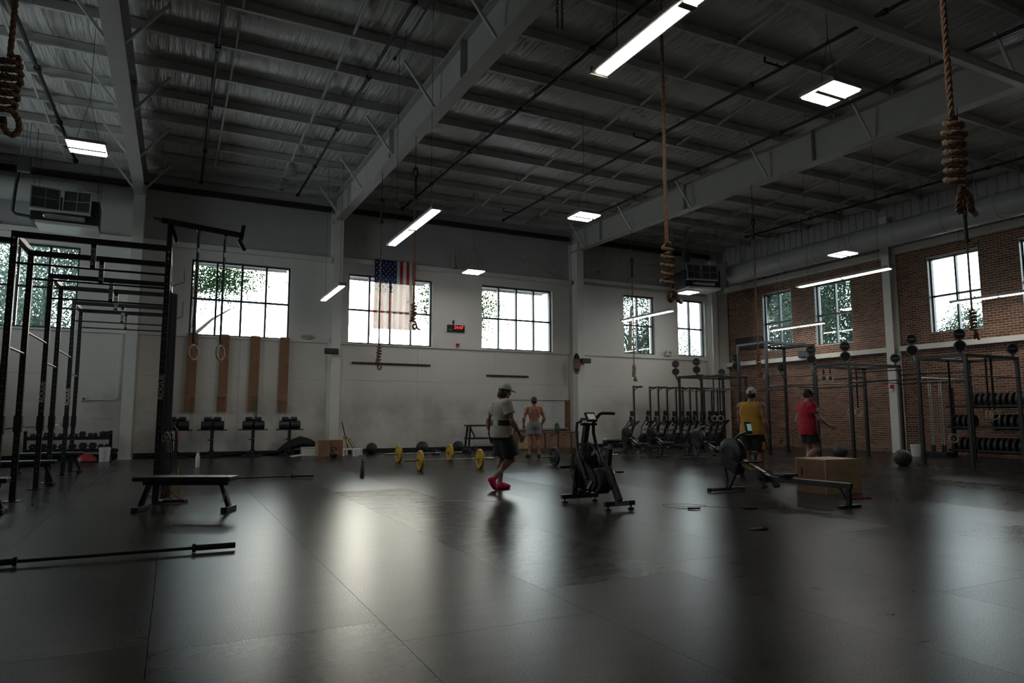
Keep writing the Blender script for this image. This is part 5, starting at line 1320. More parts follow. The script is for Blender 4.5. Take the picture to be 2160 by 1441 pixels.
for (x, y) in ((17.15, 20.61), (17.15, 19.44), (19.32, 20.45), (17.15, 17.47), (17.15, 14.39), (17.15, 13.22), (17.15, 11.24), (17.15, 10.03), (19.32, 13.2), (19.32, 17.5), (19.32, 10.0)):
    t = bpy.data.objects.new('ball_target', None); COL.objects.link(t); t.parent = rr_; t.location = (x, y, 0); t.rotation_euler = (0, 0, rad(-38))
    low = (x > 18)
    yp = min(RYs, key=lambda q: abs(q - y)); Rt = Matrix.Rotation(rad(38), 3, 'Z'); dl = Rt @ Vector((0, yp - y, 0))
    MB().bar((dl.x, dl.y, 2.46), (0, .03, 2.80), .05, .05).build('arm', 'black_steel', t)
    MB().bb(-.03, .03, .012, .03, 2.76, 2.98 if low else 3.25).build('mount_strip', 'black_steel', t)
    for z in ((2.95,) if low else (2.925, 3.215)):
        d_ = MB().cyl((0, -.012, z), (0, .012, z), .142, n=28).build('disc', 'black_steel', t)
        MB().tube([(math.cos(q) * .128, -.013, z + math.sin(q) * .128) for q in [2 * PI * k / 24 for k in range(24)]], .006, 4, closed=True).build('ring_mark', 'letter_grey', d_)
        if z > 3 or low: text('ROGUE', d_, (0, -.0145, z), (PI / 2, 0, 0), .055, 'letter_grey')
for i, (x, y, zt, zr, lab) in enumerate(((18.2, 14.83, 2.7, 2.40, 'wooden ring strapped high on the brick wall rig, nearer the corner'), (18.2, 14.59, 2.7, 2.40, 'wooden ring strapped high on the brick wall rig, farther from the corner'), (18.2, 13.92, 2.7, 1.34, 'wooden ring hanging at waist height right of the person in red'), (18.2, 13.69, 2.7, 1.34, 'wooden ring hanging at waist height beside the rig upright'), (18.2, 10.97, 2.7, .65, 'large low wooden ring near the stored barbells'), (18.2, 10.05, 2.7, 1.26, 'wooden ring in front of the plate storage, left of its pair'), (18.2, 9.93, 2.7, 1.25, 'wooden ring in front of the plate storage, right of its pair'), (18.2, 19.73, 2.7, 1.15, 'pale ring hanging before the stored rowing machines, left of its pair'), (18.2, 19.41, 2.7, 1.15, 'pale ring hanging before the stored rowing machines, right of its pair'))):
    gym_ring(x, y, zt, zr, lab, face=rad(-40 + 25 * (i % 2)))
    
sg = thing('wall_sign', (21.98, 21.62, 4.35), 'dark maroon name board on the brickwork in the corner', 'sign')
MB().bb(-.02, .02, -.72, .72, -.25, .25).build('board', 'rope_sleeve', sg)
sx = thing('wall_speaker', (21.82, 18.55, 3.62), 'black box speaker on the girt of the brick wall', 'speaker', rad(-90))
MB().box((0, 0, 0), (.55, .2, .26)).build('cabinet', 'black_matte', sx, bev=.012); MB().box((0, -.104, 0), (.5, .01, .2)).build('grille', 'grille_dark', sx); MB().box((0, .06, -.12), (.1, .2, .05)).build('bracket', 'black_steel', sx)

# plate storage and bars against the brick
st = thing('plate_storage', (21.35, 11.55, 0), 'black three tier plate storage rack against the brick wall', 'rack')
for y in (-1.35, 1.30): MB().bb(-.06, .06, y - .04, y + .04, 0, 2.1).build('upright', 'black_steel', st); 
for z in (.22, .90, 1.52):
    MB().bb(-.26, -.20, -1.35, 1.3, z - .03, z + .03).build('tier_rail', 'black_steel', st); MB().bb(.16, .22, -1.35, 1.3, z - .03, z + .03).build('tier_rail', 'black_steel', st)
    for y in (-1.35, 1.3): MB().bb(-.26, .22, y - .03, y + .03, z - .03, z + .03).build('tier_arm', 'black_steel', st)
p0 = None
for z, tier in ((.22, 'bottom'), (.90, 'middle'), (1.52, 'top')):
    cnt = 0
    for k in range(15):
        if tier == 'top' and k < 3 or tier == 'middle' and k in (4, 5, 6): continue
        if p0 is None:
            p0 = plate((0, 0, 0), 0, .225, .085, 'black_rubber', 'x', 'black plates in the storage rack'); o = p0
        else: o = copy_tree(p0)
        o.location = (21.33, 12.75 - .165 * k, z + .155); o.rotation_euler = (0, 0, PI / 2 + .03 * (k % 3 - 1)); o['label'] = '%s black plate of the %s tier of the storage rack, counted from the stored barbells' % (['first', 'second', 'third', 'fourth', 'fifth', 'sixth', 'seventh', 'eighth', 'ninth', 'tenth', 'eleventh', 'twelfth', 'thirteenth', 'fourteenth', 'fifteenth'][cnt], tier); cnt += 1
bh = thing('barbell_holder', (21.0, 13.2, 0), 'black floor stand holding upright barbells by the brick wall', 'barbell holder')
MB().bb(-.25, .25, -.45, .45, 0, .14).build('base', 'black_steel', bh, bev=.01)
for k in range(5): MB().cyl((-.08 + .16 * (k % 2), -.32 + .16 * k, .14), (-.08 + .16 * (k % 2), -.32 + .16 * k, .36), .034, n=12).build('tube', 'black_steel', bh, smooth=True)
for k in range(5):
    o = thing('stored_barbell', (20.92 + .16 * (k % 2), 12.88 + .16 * k, .15), ['upright barbell in the floor stand nearest the plate storage', 'second upright barbell from the plate storage', 'upright barbell in the middle of the floor stand', 'fourth upright barbell from the plate storage', 'upright barbell in the floor stand nearest the white pail'][k], 'barbell', 0, 'barbells standing in the floor stand')
    MB().cyl((0, 0, .42), (0, 0, 1.72), .0145, n=8).build('shaft', 'steel_bar', o, smooth=True)
    for z in (0, 1.72): MB().cyl((0, 0, z), (0, 0, z + .415), .025, n=12).build('sleeve', 'steel_bar', o, smooth=True)
    for z in (.42, 1.71): MB().cyl((0, 0, z - .015), (0, 0, z + .015), .038, n=12).build('collar', 'steel_bar', o, smooth=True)
# ------------------------------------------------------------------ people: smooth distance-field bodies meshed with surface nets
class Field:
    def __init__(s, lo, hi, vox):
        s.lo = np.array(lo, float); s.vox = vox; s.n = np.ceil((np.array(hi) - s.lo) / vox).astype(int) + 1
        s.D = np.full(s.n, 1.0, np.float32)
    def sub(s, lo, hi):
        i0 = np.clip(np.floor((np.array(lo) - s.lo) / s.vox).astype(int), 0, s.n - 1); i1 = np.clip(np.ceil((np.array(hi) - s.lo) / s.vox).astype(int) + 1, 1, s.n)
        ax = [s.lo[k] + s.vox * np.arange(i0[k], i1[k]) for k in range(3)]
        X, Y, Z = np.meshgrid(*ax, indexing='ij'); return tuple(slice(i0[k], i1[k]) for k in range(3)), np.stack([X, Y, Z], -1)
    def put(s, lo, hi, fn, k=.02, cut=False):
        m = .06 + k; sl, P = s.sub(np.array(lo) - m, np.array(hi) + m)
        if 0 in P.shape: return
        d = fn(P).astype(np.float32); a = s.D[sl]
        if cut: s.D[sl] = np.maximum(a, -d); return
        h = np.clip(.5 + .5 * (a - d) / k, 0, 1) if k > 0 else (a > d).astype(np.float32)
        s.D[sl] = a * (1 - h) + d * h - (k * h * (1 - h) if k > 0 else 0)
    def cone(s, a, b, ra, rb, k=.02, end=None, sq=None):
        a, b = np.array(a, float), np.array(b, float); R = max(ra, rb); ab = b - a; L2 = ab @ ab + 1e-9; n = ab / np.sqrt(L2)
        def fn(P):
            q = P - a; t = np.clip((q @ ab) / L2, 0, 1); v = q - t[..., None] * ab
            if sq is not None: v = v / np.array(sq)
            d = np.linalg.norm(v, axis=-1) - (ra + t * (rb - ra))
            if end is not None: d = np.maximum(d, (P - b) @ n - end)
            return d
        s.put(np.minimum(a, b) - R * 1.4, np.maximum(a, b) + R * 1.4, fn, k)
    def ell(s, c, r, k=.03, R=None, cut=False):
        c = np.array(c, float); r = np.array(r, float); Rm = None if R is None else np.array(R)
        def fn(P):
            q = P - c
            if Rm is not None: q = q @ Rm
            k0 = np.linalg.norm(q / r, axis=-1); k1 = np.linalg.norm(q / (r * r), axis=-1) + 1e-9
            return k0 * (k0 - 1) / k1
        m = r.max(); s.put(c - m, c + m, fn, k, cut)
    def below(s, z):       # remove everything under height z
        zz = s.lo[2] + s.vox * np.arange(s.n[2]); s.D = np.maximum(s.D, (z - zz)[None, None, :].astype(np.float32))
    def above(s, z):
        zz = s.lo[2] + s.vox * np.arange(s.n[2]); s.D = np.maximum(s.D, (zz - z)[None, None, :].astype(np.float32))
    def mesh(s):
        D = s.D; S = D < 0; nx, ny, nz = D.shape
        off = [(i, j, k) for i in (0, 1) for j in (0, 1) for k in (0, 1)]
        C = np.stack([S[i:nx - 1 + i, j:ny - 1 + j, k:nz - 1 + k] for i, j, k in off], -1)
        cnt = C.sum(-1); m = (cnt > 0) & (cnt < 8); idx = np.argwhere(m)
        if len(idx) == 0: return np.zeros((0, 3)), np.zeros((0, 4), int)
        V = np.stack([D[idx[:, 0] + i, idx[:, 1] + j, idx[:, 2] + k] for i, j, k in off], -1)
        acc = np.zeros((len(idx), 3)); num = np.zeros(len(idx)); O = np.array(off, float)
        for a in range(8):
            for b in range(a + 1, 8):
                if np.abs(O[a] - O[b]).sum() != 1: continue
                va, vb = V[:, a], V[:, b]; ch = (va < 0) != (vb < 0); t = np.where(ch, va / np.where(va - vb == 0, 1, va - vb), 0)
                p = O[a] + t[:, None] * (O[b] - O[a]); acc += np.where(ch[:, None], p, 0); num += ch
        verts = s.lo + s.vox * (idx + acc / num[:, None])
        ID = -np.ones(m.shape, int); ID[tuple(idx.T)] = np.arange(len(idx)); Q = []
        for ax in range(3):
            sl0 = [slice(None)] * 3; sl1 = [slice(None)] * 3; sl0[ax] = slice(0, -1); sl1[ax] = slice(1, None)
            A, B = S[tuple(sl0)], S[tuple(sl1)]; e = np.argwhere(A != B)
            u, v = [q for q in range(3) if q != ax]
            e = e[(e[:, u] > 0) & (e[:, v] > 0) & (e[:, u] < m.shape[u]) & (e[:, v] < m.shape[v])]
            du = np.zeros(3, int); du[u] = 1; dv = np.zeros(3, int); dv[v] = 1
            q = np.stack([ID[tuple((e - du - dv).T)], ID[tuple((e - dv).T)], ID[tuple(e.T)], ID[tuple((e - du).T)]], -1)
            ins = A[tuple(e.T)]; flip = ins if ax != 1 else ~ins
            q[~flip] = q[~flip][:, ::-1]; Q.append(q)
        return verts, np.concatenate(Q)
def field_obj(name, parts, m, parent):
    vs = []; fs = []; n = 0
    for f in parts:
        v, q = f.mesh(); vs.append(v); fs.append(q + n); n += len(v)
    V = np.concatenate(vs); Q = np.concatenate(fs)
    me = bpy.data.meshes.new(name); me.vertices.add(len(V)); me.vertices.foreach_set('co', V.reshape(-1)); me.loops.add(4 * len(Q)); me.loops.foreach_set('vertex_index', Q.reshape(-1))
    me.polygons.add(len(Q)); me.polygons.foreach_set('loop_start', np.arange(0, 4 * len(Q), 4)); me.update(); me.validate()
    me.polygons.foreach_set('use_smooth', [True] * len(me.polygons)); me.materials.append(MATS[m])
    o = bpy.data.objects.new(name, me); COL.objects.link(o); o.parent = parent
    return o
def v3(*a): return np.array(a, float)
def hand_field(w, d, nrm, curl, side, thumb=.6, vox=.0045):
    """w wrist, d finger direction, nrm palm normal (towards the palm), curl radians per joint; side +1 right hand"""
    d = d / np.linalg.norm(d); nrm = nrm - d * (nrm @ d); nrm /= np.linalg.norm(nrm); x = np.cross(d, nrm) * side      # x: towards the thumb
    f = Field(w - .20, w + .20, vox)
    f.cone(w - d * .05, w + d * .02, .026, .024, .01)
    for o_ in (-.030, -.010, .010, .030): f.cone(w + d * .015 + x * o_ * .7, w + d * .085 + x * o_, .014, .0115, .012)
    L = [.066, .082, .088, .080]
    for i, o_ in enumerate((-.033, -.011, .011, .033)):
        p = w + d * .088 + x * o_; ang = curl * .5; ln = L[i]
        for j, (fr, r) in enumerate(((.45, .0095), (.30, .0088), (.25, .008))):
            dd = d * math.cos(ang) + nrm * math.sin(ang) + x * o_ * .9 * (1 - min(1, curl)); dd /= np.linalg.norm(dd)
            q = p + dd * ln * fr; f.cone(p, q, r, r - .0008, .003 if j == 0 else .001); p = q; ang += curl
    p = w + d * .03 + x * .03; dd = d * .7 + x * .65 + nrm * .35 * thumb; dd /= np.linalg.norm(dd); q = p + dd * .045; f.cone(p, q, .0135, .011, .008)
    dd = d * .9 + x * .15 + nrm * (.3 + .5 * thumb); dd /= np.linalg.norm(dd); f.cone(q, q + dd * .05, .011, .008, .002)
    return f
def rotm(yaw, pitch): return np.array(Euler((pitch, 0, yaw)).to_matrix())

def person(loc, rz, label, J, skin, cloth, vox=.0085):
    r = thing('person', loc, label, 'person', rz)
    B = Field((-.55, -.55, -.02), (.55, .60, 1.92), vox)
    ch, wa, pe, nk = J['chest'], J['waist'], J['pelvis'], J['neck']
    b = J.get('build', 1.0)
    # torso
    B.ell(ch, (.158 * b, .112 * b, .185), .05); B.ell(ch + v3(0, -.02, .10), (.165 * b, .088, .085), .05); B.ell(wa, (.132 * b, .095 * b, .15), .06); B.ell(pe, (.158 * b, .115 * b, .115), .06)
    for s in (-1, 1):
        B.ell(pe + v3(s * .075, -.055, -.035), (.085, .085, .09), .04)                                     # glutes
        B.ell(ch + v3(s * .075, .065, .055), (.085, .05, .07), .04)                                        # chest muscles
        B.ell(ch + v3(s * .115 * b, -.035, .0), (.055, .06, .13), .04)                                     # lats
        B.ell(ch + v3(s * .075, -.085, .085), (.06, .035, .08), .035)                                      # shoulder blades
    B.cone(nk - v3(0, .0, .07), J['head'] - v3(0, .01, .04), .060 * b, .054, .03)
    for sd, s in (('R', 1), ('L', -1)):
        sh, el, wr = J['sh' + sd], J['el' + sd], J['wr' + sd]
        B.cone(nk + v3(s * .02, -.015, -.02), sh + v3(-s * .02, 0, .035), .050, .042, .05)                 # trapezius
        B.ell(sh, (.064 * b, .064 * b, .068), .04)
        up = el - sh; B.cone(sh, sh + up * .98, .053 * b, .038, .03); B.ell(sh + up * .45, (.05 * b, .053 * b, .10), .03, np.array(Vector(up).to_track_quat('Z', 'Y').to_matrix()))
        fo = wr - el; B.cone(el, wr, .040 * b, .026, .02); B.ell(el + fo * .28, (.042 * b, .043 * b, .08), .03, np.array(Vector(fo).to_track_quat('Z', 'Y').to_matrix()))
        hp, kn, an, he, to = J['hip' + sd], J['kn' + sd], J['an' + sd], J['he' + sd], J['to' + sd]
        th = kn - hp; B.cone(hp, kn, .092 * b, .057, .04); B.ell(hp + th * .35, (.090 * b, .092 * b, .17), .04, np.array(Vector(th).to_track_quat('Z', 'Y').to_matrix()))
        sn = an - kn; B.cone(kn, an, .053, .036, .03); fwd = (to - he) / np.linalg.norm(to - he); back = -(fwd - sn * (fwd @ sn) / (sn @ sn)); back /= np.linalg.norm(back)
        B.ell(kn + sn * .30 + back * .018, (.050 * b, .056 * b, .12), .03, np.array(Vector(sn).to_track_quat('Z', 'Y').to_matrix()))
        B.cone(an, he + v3(0, 0, .03) * 0 + (to - he) * .08, .034, .030, .02); B.cone(he, to, .034, .028, .02)
    # head
    H = J['head']; R = rotm(*J['face']); hf = lambda x, y, z: H + R @ v3(x, y, z)
    B.ell(hf(0, -.005, .03), (.077, .098, .102), .02, R); B.ell(hf(0, .025, -.055), (.058, .068, .070), .03, R); B.cone(hf(0, .088, .012), hf(0, .108, -.022), .009, .014, .012); B.ell(hf(0, .075, -.095), (.024, .022, .018), .02, R)
    B.ell(hf(0, .092, -.056), (.024, .010, .007), .008, R)
    for s in (-1, 1):
        B.ell(hf(s * .080, -.008, -.005), (.010, .020, .032), .006, R); B.ell(hf(s * .032, .092, .035), (.026, .010, .008), .01, R); B.ell(hf(s * .030, .098, .016), (.017, .012, .011), .004, R, cut=True)
    parts = [B]
    for sd, s in (('R', 1), ('L', -1)): parts.append(hand_field(J['wr' + sd], J['hd' + sd], J['pn' + sd], J.get('curl' + sd, .45), s))
    body = field_obj('body', parts, skin, r)
    for s in (-1, 1): MB().sph(tuple(hf(s * .030, .091, .016)), .011, 10, 8).build('eye', 'eye_white', r, smooth=True)
    # hair and cap
    if 'hair' in cloth:
        hm, inf, low = cloth['hair']; F_ = Field(H - .24, H + .24, .006)
        F_.ell(hf(0, -.012, .038), (.080 + inf, .101 + inf, .104 + inf), .02, R)
        for c, rr in cloth.get('locks', ()): F_.ell(hf(*c), rr, .02, R)
        q0 = H + R @ v3(0, .055, .0); F_.ell(hf(0, .125, -.035), (.085, .085, .095), 0, R, cut=True); F_.ell(hf(0, .02, -.175), (.13, .13, .12 + low), 0, R, cut=True)
        field_obj('hair', [F_], hm, r)
    if 'cap' in cloth:
        cm, yaw = cloth['cap']; F_ = Field(H - .26, H + .28, .006); Rc = R @ rotm(yaw, 0); cf = lambda x, y, z: H + Rc @ v3(x, y, z)
        F_.ell(cf(0, -.006, .045), (.099, .119, .118), .02, Rc)
        def flo(P): return -((P - cf(0, 0, .042)) @ (Rc @ v3(0, -.10, 1)))
        sl, P = F_.sub(F_.lo, F_.lo + F_.vox * F_.n); F_.D[sl] = np.maximum(F_.D[sl], flo(P).astype(np.float32))
        F_.ell(cf(0, .125, .044), (.078, .075, .009), .012, Rc @ rotm(0, -.15))
        F_.ell(cf(0, -.01, .165), (.010, .010, .008), .004)
        if yaw == 0: F_.ell(cf(0, -.125, .058), (.032, .04, .024), 0, Rc, cut=True)
        co = field_obj('cap', [F_], cm, r)
        if cloth.get('logo'):
            for q, (x, z, sx, sz) in enumerate(((-.03, .09, .018, .010), (0, .082, .014, .018), (.03, .09, .018, .010))): MB().sph(tuple(H + R @ v3(x, -.108 + abs(x) * .28 + .0, z)), (sx, .012, sz), 10, 6).build('cap_logo', cloth['logo'], co, smooth=True)
    # clothes
    if 'shirt' in cloth:
        sm, hem, slv, ease = cloth['shirt']; F_ = Field((-.5, -.5, .5), (.5, .5, 1.72), .0085)
        F_.ell(ch, (.165 * b + ease, .122 * b + ease, .20), .05); F_.ell(ch + v3(0, -.02, .10), (.172 * b + ease * .6, .098 + ease * .6, .095), .05); F_.ell(wa, (.148 * b + ease * 1.2, .118 * b + ease * 1.1, .20), .07); F_.ell(pe + v3(0, 0, .02), (.17 * b + ease, .135 * b + ease, .17), .06); F_.cone(wa, v3(pe[0], pe[1], hem - .06), .150 * b + ease * 1.2, .172 * b + ease * 1.3, .05, sq=(1, .80, 1))
        for s in (-1, 1):
            F_.ell(pe + v3(s * .07, -.06, -.02), (.09 + ease * .6, .085 + ease * .6, .10), .04); F_.ell(ch + v3(s * .115 * b, -.035, .0), (.062 + ease * .5, .068 + ease * .5, .13), .04); F_.ell(ch + v3(s * .075, -.085, .085), (.064, .042, .085), .035)
        for sd, s in (('R', 1), ('L', -1)):
            sh, el = J['sh' + sd], J['el' + sd]; F_.cone(nk + v3(s * .03, -.015, -.03), sh + v3(-s * .02, 0, .03), .052, .050, .05)
            if slv > 0: F_.ell(sh, (.074 * b, .074 * b, .078), .04); F_.cone(sh, sh + (el - sh) * slv, .070 * b + ease * .3, .074 * b + ease * .5, .03, end=.0)
            else: F_.ell(sh + v3(-s * .055, 0, .01), (.05, .085, .075), .03)
        rg = np.random.default_rng(3); F_.below(hem)
        for k in range(16):      # folds
            a = rg.uniform(0, 2 * PI); z = rg.uniform(hem, wa[2] + .12); p = v3(wa[0] + .20 * math.cos(a), wa[1] + .16 * math.sin(a), z); F_.cone(p, p + v3(rg.uniform(-.06, .06), rg.uniform(-.06, .06), rg.uniform(.04, .12)), .008, .004, .03)
        F_.below(hem); so_ = field_obj('shirt', [F_], sm, r)
    if 'shorts' in cloth:
        sm, frac, ease = cloth['shorts']; F_ = Field((-.45, -.5, .3), (.45, .5, 1.12), .0085)
        F_.ell(pe + v3(0, 0, .01), (.168 * b, .125 * b, .13), .05)
        for sd, s in (('R', 1), ('L', -1)):
            hp, kn = J['hip' + sd], J['kn' + sd]; F_.ell(pe + v3(s * .075, -.06, -.035), (.094, .092, .10), .04); F_.cone(hp + v3(0, 0, .02), hp + (kn - hp) * frac, .108 * b, .098 * b + ease, .04, end=0.0)
        F_.above(pe[2] + .10); field_obj('shorts', [F_], sm, r)
    for sd, s in (('R', 1), ('L', -1)):
        an, he, to, kn = J['an' + sd], J['he' + sd], J['to' + sd], J['kn' + sd]; fw = to - he; L = np.linalg.norm(fw); fw = fw / L
        up = an - he; up = up - fw * (up @ fw); up /= np.linalg.norm(up); sdv = np.cross(fw, up)
        lo = np.minimum(np.minimum(he, to), an) - .14; hi = np.maximum(np.maximum(he, to), an) + .14
        F_ = Field(lo, hi, .0055); F_.cone(he + fw * .0, he + fw * .10, .040, .042, .02); F_.cone(he + fw * .10, to - fw * .02, .043, .040, .03); F_.cone(he + fw * .03, an - (an - kn) * .0 + fw * .01, .042, .042, .03, end=.012); F_.cone(he + fw * .08 + up * .03, to - fw * .07 + up * .008, .036, .026, .03)
        def sole(P, he=he, up=up): return -((P - (he - up * .036)) @ up)
        sl, P = F_.sub(F_.lo, F_.lo + F_.vox * F_.n); F_.D[sl] = np.maximum(F_.D[sl], sole(P).astype(np.float32))
        sh_ = field_obj('shoe', [F_], cloth['shoe'], r)
        F_ = Field(lo, hi, .006); F_.cone(he + fw * .0, he + fw * .10, .045, .047, .02); F_.cone(he + fw * .10, to - fw * .015, .047, .043, .03)
        def slab(P, he=he, up=up): return np.abs((P - (he - up * .030)) @ up) - .013
        sl, P = F_.sub(F_.lo, F_.lo + F_.vox * F_.n); F_.D[sl] = np.maximum(F_.D[sl], slab(P).astype(np.float32)); field_obj('sole', [F_], cloth['sole'], sh_)
        for k in range(4):
            c = he + fw * (.11 + .028 * k) + up * (.062 - .011 * k); MB().tube([tuple(c - sdv * .026), tuple(c + up * .010), tuple(c + sdv * .026)], .004, 5).build('lace', cloth.get('lace', cloth['shoe']), sh_)
        if 'sock' in cloth:
            sm, hgt = cloth['sock']; F_ = Field(np.minimum(an, kn) - .12, np.maximum(an, kn) + .12, .007); d = (kn - an) / np.linalg.norm(kn - an); F_.cone(an - d * .02, an + d * hgt, .041, .049, .01, end=0.0); field_obj('sock', [F_], sm, r)
    return r
def lerp(a, b, t): return a + (b - a) * t

mat('skin_tan', (.25, .125, .085), .5, var=.08, vscale=8); mat('skin_fair', (.36, .20, .15), .5, var=.08, vscale=8); mat('skin_red', (.34, .15, .095), .5, var=.1, vscale=8)
mat('eye_white', (.5, .5, .48), .2)
mat('shirt_cream', (.42, .375, .32), .85, var=.05, vscale=10); mat('shirt_yellow', (.42, .225, .02), .8, var=.06, vscale=10); mat('shirt_red', (.40, .012, .03), .8, var=.06, vscale=10)
mat('shorts_black', (.008, .008, .009), .8); mat('shorts_grey', (.21, .21, .23), .8, var=.08, vscale=12)
mat('shoe_pink', (.75, .02, .11), .55); mat('sole_pink', (.55, .015, .08), .6); mat('shoe_black', (.012, .012, .013), .6); mat('shoe_tan', (.45, .33, .20), .65); mat('sole_pale', (.5, .45, .38), .6)
mat('sock_grey', (.30, .27, .25), .85, var=.1, vscale=40); mat('sock_white', (.45, .42, .38), .85); mat('hair_dark', (.018, .012, .010), .6, bump=.3, bscale=150); mat('hair_brown', (.035, .02, .014), .6, bump=.3, bscale=150)
mat('cap_cream', (.50, .48, .44), .8); mat('cap_camo', (.05, .055, .045), .8, var=.5, vscale=30); mat('belt_black', (.010, .010, .011), .5); mat('belt_label', (.5, .5, .5), .6)

# person in the cream shirt, walking with the trailing heel raised
J = dict(build=1.12, pelvis=v3(0, -.01, .955), waist=v3(0, -.01, 1.10), chest=v3(0, -.015, 1.29), neck=v3(0, .005, 1.475), head=v3(0, .045, 1.625), face=(-.22, -.22),
    shR=v3(.205, -.01, 1.42), elR=v3(.275, .06, 1.13), wrR=v3(.245, .215, .925), hdR=v3(0, .10, -.30), pnR=v3(-1, 0, 0), curlR=.5,
    shL=v3(-.205, -.03, 1.42), elL=v3(-.27, -.14, 1.15), wrL=v3(-.255, -.12, .89), hdL=v3(0, .12, -.30), pnL=v3(1, 0, 0), curlL=.5,
    hipR=v3(.095, 0, .92), knR=v3(.10, .13, .505), anR=v3(.10, -.165, .235), heR=v3(.10, -.255, .185), toR=v3(.10, -.165, .035),
    hipL=v3(-.095, 0, .92), knL=v3(-.09, .03, .51), anL=v3(-.085, -.01, .105), heL=v3(-.085, -.055, .045), toL=v3(-.095, .165, .040))
P1 = person((4.98, 10.46, 0), rad(-92), 'person in a cream shirt, cap and black shorts walking in bright pink shoes', J, 'skin_tan',
    dict(shirt=('shirt_cream', .86, .58, .030), shorts=('shorts_black', .88, .035), shoe='shoe_pink', sole='sole_pink', sock=('sock_grey', .15), hair=('hair_dark', .002, -.02), cap=('cap_cream', 0),
         locks=(((0, -.075, -.055), (.075, .045, .075)), ((-.06, -.03, -.05), (.03, .06, .07)), ((.06, -.03, -.05), (.03, .06, .07)))))
F_ = Field((-.3, -.3, 1.02), (.3, .3, 1.2), .008); F_.ell(J['waist'] + v3(0, 0, .0), (.226, .185, .9), 0); F_.below(1.055); F_.above(1.150); belt = field_obj('lifting_belt', [F_], 'belt_black', P1)
from mathutils.bvhtree import BVHTree
def bvh(o): return BVHTree.FromPolygons([v.co.copy() for v in o.data.vertices], [tuple(p.vertices) for p in o.data.polygons])
def child(o, nm): return [c for c in o.children if c.name.split('.')[0] == nm][0]
def patch(tree, c, nrm, u, w, h, name, m, parent, nx=6, nz=6, lift=.004):      # small piece of cloth wrapped on a surface
    c, nrm, u = Vector(c), Vector(nrm).normalized(), Vector(u).normalized(); v = nrm.cross(u); vs = []; fs = []
    for i in range(nz + 1):
        for j in range(nx + 1):
            p = c + u * w * (j / nx - .5) + v * h * (i / nz - .5); hit = tree.ray_cast(p + nrm * .4, -nrm)
            vs.append((hit[0] if hit[0] else p) + nrm * lift)
    for i in range(nz):
        for j in range(nx): a = i * (nx + 1) + j; fs.append((a, a + 1, a + nx + 2, a + nx + 1))
    return MB().add(vs, fs).build(name, m, parent, smooth=True)
patch(bvh(belt), (.10, -.15, 1.103), (.5, -1, 0), (1, .5, 0), .11, .088, 'belt_label', 'belt_label', belt)
rg = random.Random(2); tr_ = bvh(child(P1, 'shirt'))
for k in range(8):
    patch(tr_, (-.01 + rg.uniform(-.01, .01), -.2, 1.43 - .030 * k), (.15, -1, 0), (1, .15, 0), rg.uniform(.03, .085), .015, 'back_print', 'rope_sleeve', P1, 8, 1)
MB().tube([tuple(lerp(J['elR'], J['wrR'], .86) + v3(.031 * math.cos(t), .024 * math.sin(t), .022 * math.sin(t))) for t in [2 * PI * k / 14 for k in range(14)]], .011, 6, closed=True).build('wrist_watch', 'black_rubber', P1, smooth=True)

# shirtless person holding a barbell
J = dict(build=1.1, pelvis=v3(0, -.01, .96), waist=v3(0, 0, 1.11), chest=v3(0, 0, 1.31), neck=v3(0, 0, 1.495), head=v3(.01, .015, 1.655), face=(-.12, -.02),
    shR=v3(.215, 0, 1.44), elR=v3(.325, -.03, 1.16), wrR=v3(.275, .135, .955), hdR=v3(0, .05, -.30), pnR=v3(0, -.6, .2), curlR=1.0,
    shL=v3(-.215, 0, 1.44), elL=v3(-.325, -.03, 1.16), wrL=v3(-.285, .135, .955), hdL=v3(0, .05, -.30), pnL=v3(0, -.6, .2), curlL=1.0,
    hipR=v3(.10, 0, .93), knR=v3(.13, .02, .50), anR=v3(.15, -.02, .10), heR=v3(.15, -.06, .043), toR=v3(.185, .15, .040),
    hipL=v3(-.10, 0, .93), knL=v3(-.13, .02, .50), anL=v3(-.15, -.02, .10), heL=v3(-.15, -.06, .043), toL=v3(-.195, .145, .040))
P2 = person((9.78, 18.32, 0), rad(-12), 'shirtless person in grey shorts facing the whiteboard with a barbell', J, 'skin_red',
    dict(shorts=('shorts_grey', .55, .030), shoe='shoe_black', sole='shoe_black', hair=('hair_dark', .006, 0), cap=('cap_camo', PI)), vox=.0095)

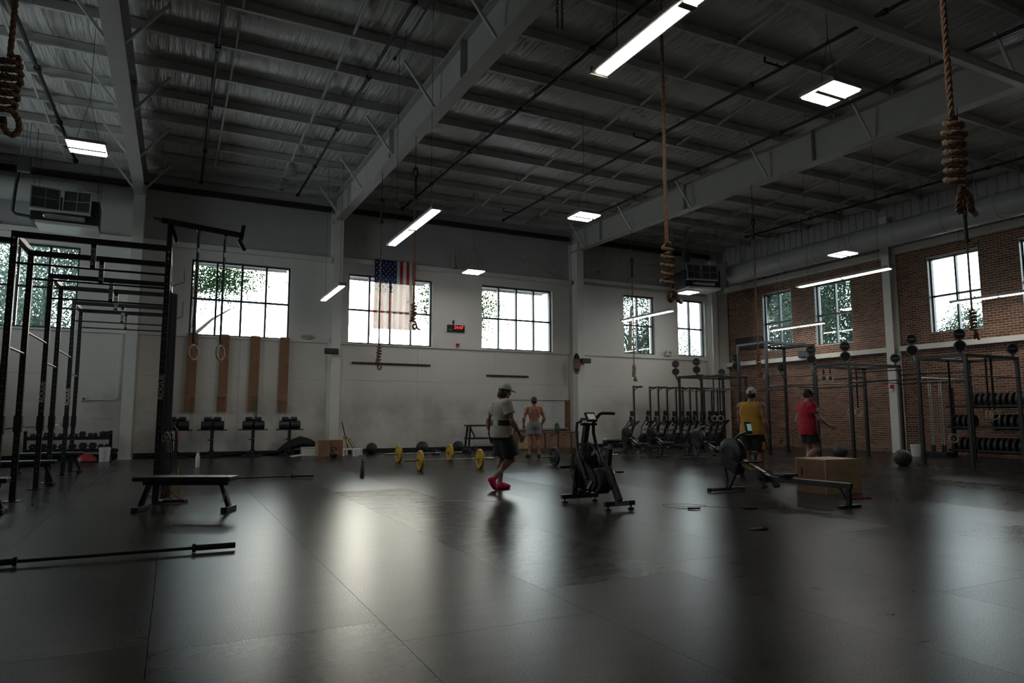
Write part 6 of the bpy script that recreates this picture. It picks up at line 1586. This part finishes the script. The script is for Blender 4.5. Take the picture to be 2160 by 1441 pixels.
# person in the yellow sleeveless top
J = dict(build=1.12, pelvis=v3(0, 0, .94), waist=v3(0, 0, 1.09), chest=v3(0, .0, 1.28), neck=v3(0, .005, 1.46), head=v3(.01, .02, 1.615), face=(.35, -.05),
    shR=v3(.215, 0, 1.41), elR=v3(.285, -.03, 1.11), wrR=v3(.29, .07, .865), hdR=v3(0, .06, -.30), pnR=v3(-1, 0, 0), curlR=.5,
    shL=v3(-.215, .02, 1.41), elL=v3(-.27, .05, 1.12), wrL=v3(-.20, .22, .95), hdL=v3(0.1, .2, -.2), pnL=v3(1, 0, 0), curlL=.6,
    hipR=v3(.095, .02, .905), knR=v3(.11, .13, .50), anR=v3(.115, .16, .10), heR=v3(.115, .115, .043), toR=v3(.13, .335, .040),
    hipL=v3(-.095, 0, .905), knL=v3(-.10, .02, .495), anL=v3(-.105, -.28, .155), heL=v3(-.105, -.345, .105), toL=v3(-.115, -.145, .037))
P3 = person((10.02, 9.86, 0), rad(-72), 'person in a yellow sleeveless top and white cap seen from behind', J, 'skin_tan',
    dict(shirt=('shirt_yellow', .86, 0, .024), shorts=('shorts_black', .78, .03), shoe='shoe_black', sole='sole_pale', sock=('shorts_black', .06), hair=('hair_dark', .004, 0), cap=('cap_cream', 0), logo='marker_red'))
patch(bvh(child(P3, 'shorts')), (.2, .03, .66), (1, -.2, 0), (.2, 1, 0), .07, .15, 'shorts_stripe', 'shirt_yellow', P3)

# person in the red shirt, mid-stride behind the box
J = dict(build=1.08, pelvis=v3(0, -.01, .965), waist=v3(0, -.01, 1.12), chest=v3(0, -.02, 1.31), neck=v3(0, .0, 1.49), head=v3(0, .04, 1.65), face=(-.10, .02),
    shR=v3(.205, -.01, 1.435), elR=v3(.27, .10, 1.17), wrR=v3(.25, .30, 1.03), hdR=v3(0, .25, -.12), pnR=v3(-1, 0, -.3), curlR=.35,
    shL=v3(-.205, -.03, 1.435), elL=v3(-.26, -.10, 1.16), wrL=v3(-.25, -.02, .92), hdL=v3(0, .12, -.30), pnL=v3(1, 0, 0), curlL=.5,
    hipR=v3(.095, 0, .93), knR=v3(.10, .11, .53), anR=v3(.10, -.185, .30), heR=v3(.10, -.27, .245), toR=v3(.10, -.17, .065),
    hipL=v3(-.095, 0, .93), knL=v3(-.09, .05, .51), anL=v3(-.085, .05, .105), heL=v3(-.085, .005, .045), toL=v3(-.095, .225, .040))
P4 = person((11.94, 10.17, 0), rad(-112), 'person in a red t-shirt and black shorts walking behind the plywood box', J, 'skin_fair',
    dict(shirt=('shirt_red', .84, .52, .030), shorts=('shorts_black', .62, .03), shoe='shoe_tan', sole='sole_pale', sock=('sock_white', .08), hair=('hair_dark', .008, -.005)))
patch(bvh(child(P4, 'shirt')), (.28, .05, 1.34), (1, -.1, .1), (.1, 1, 0), .06, .09, 'sleeve_print', 'belt_label', P4)
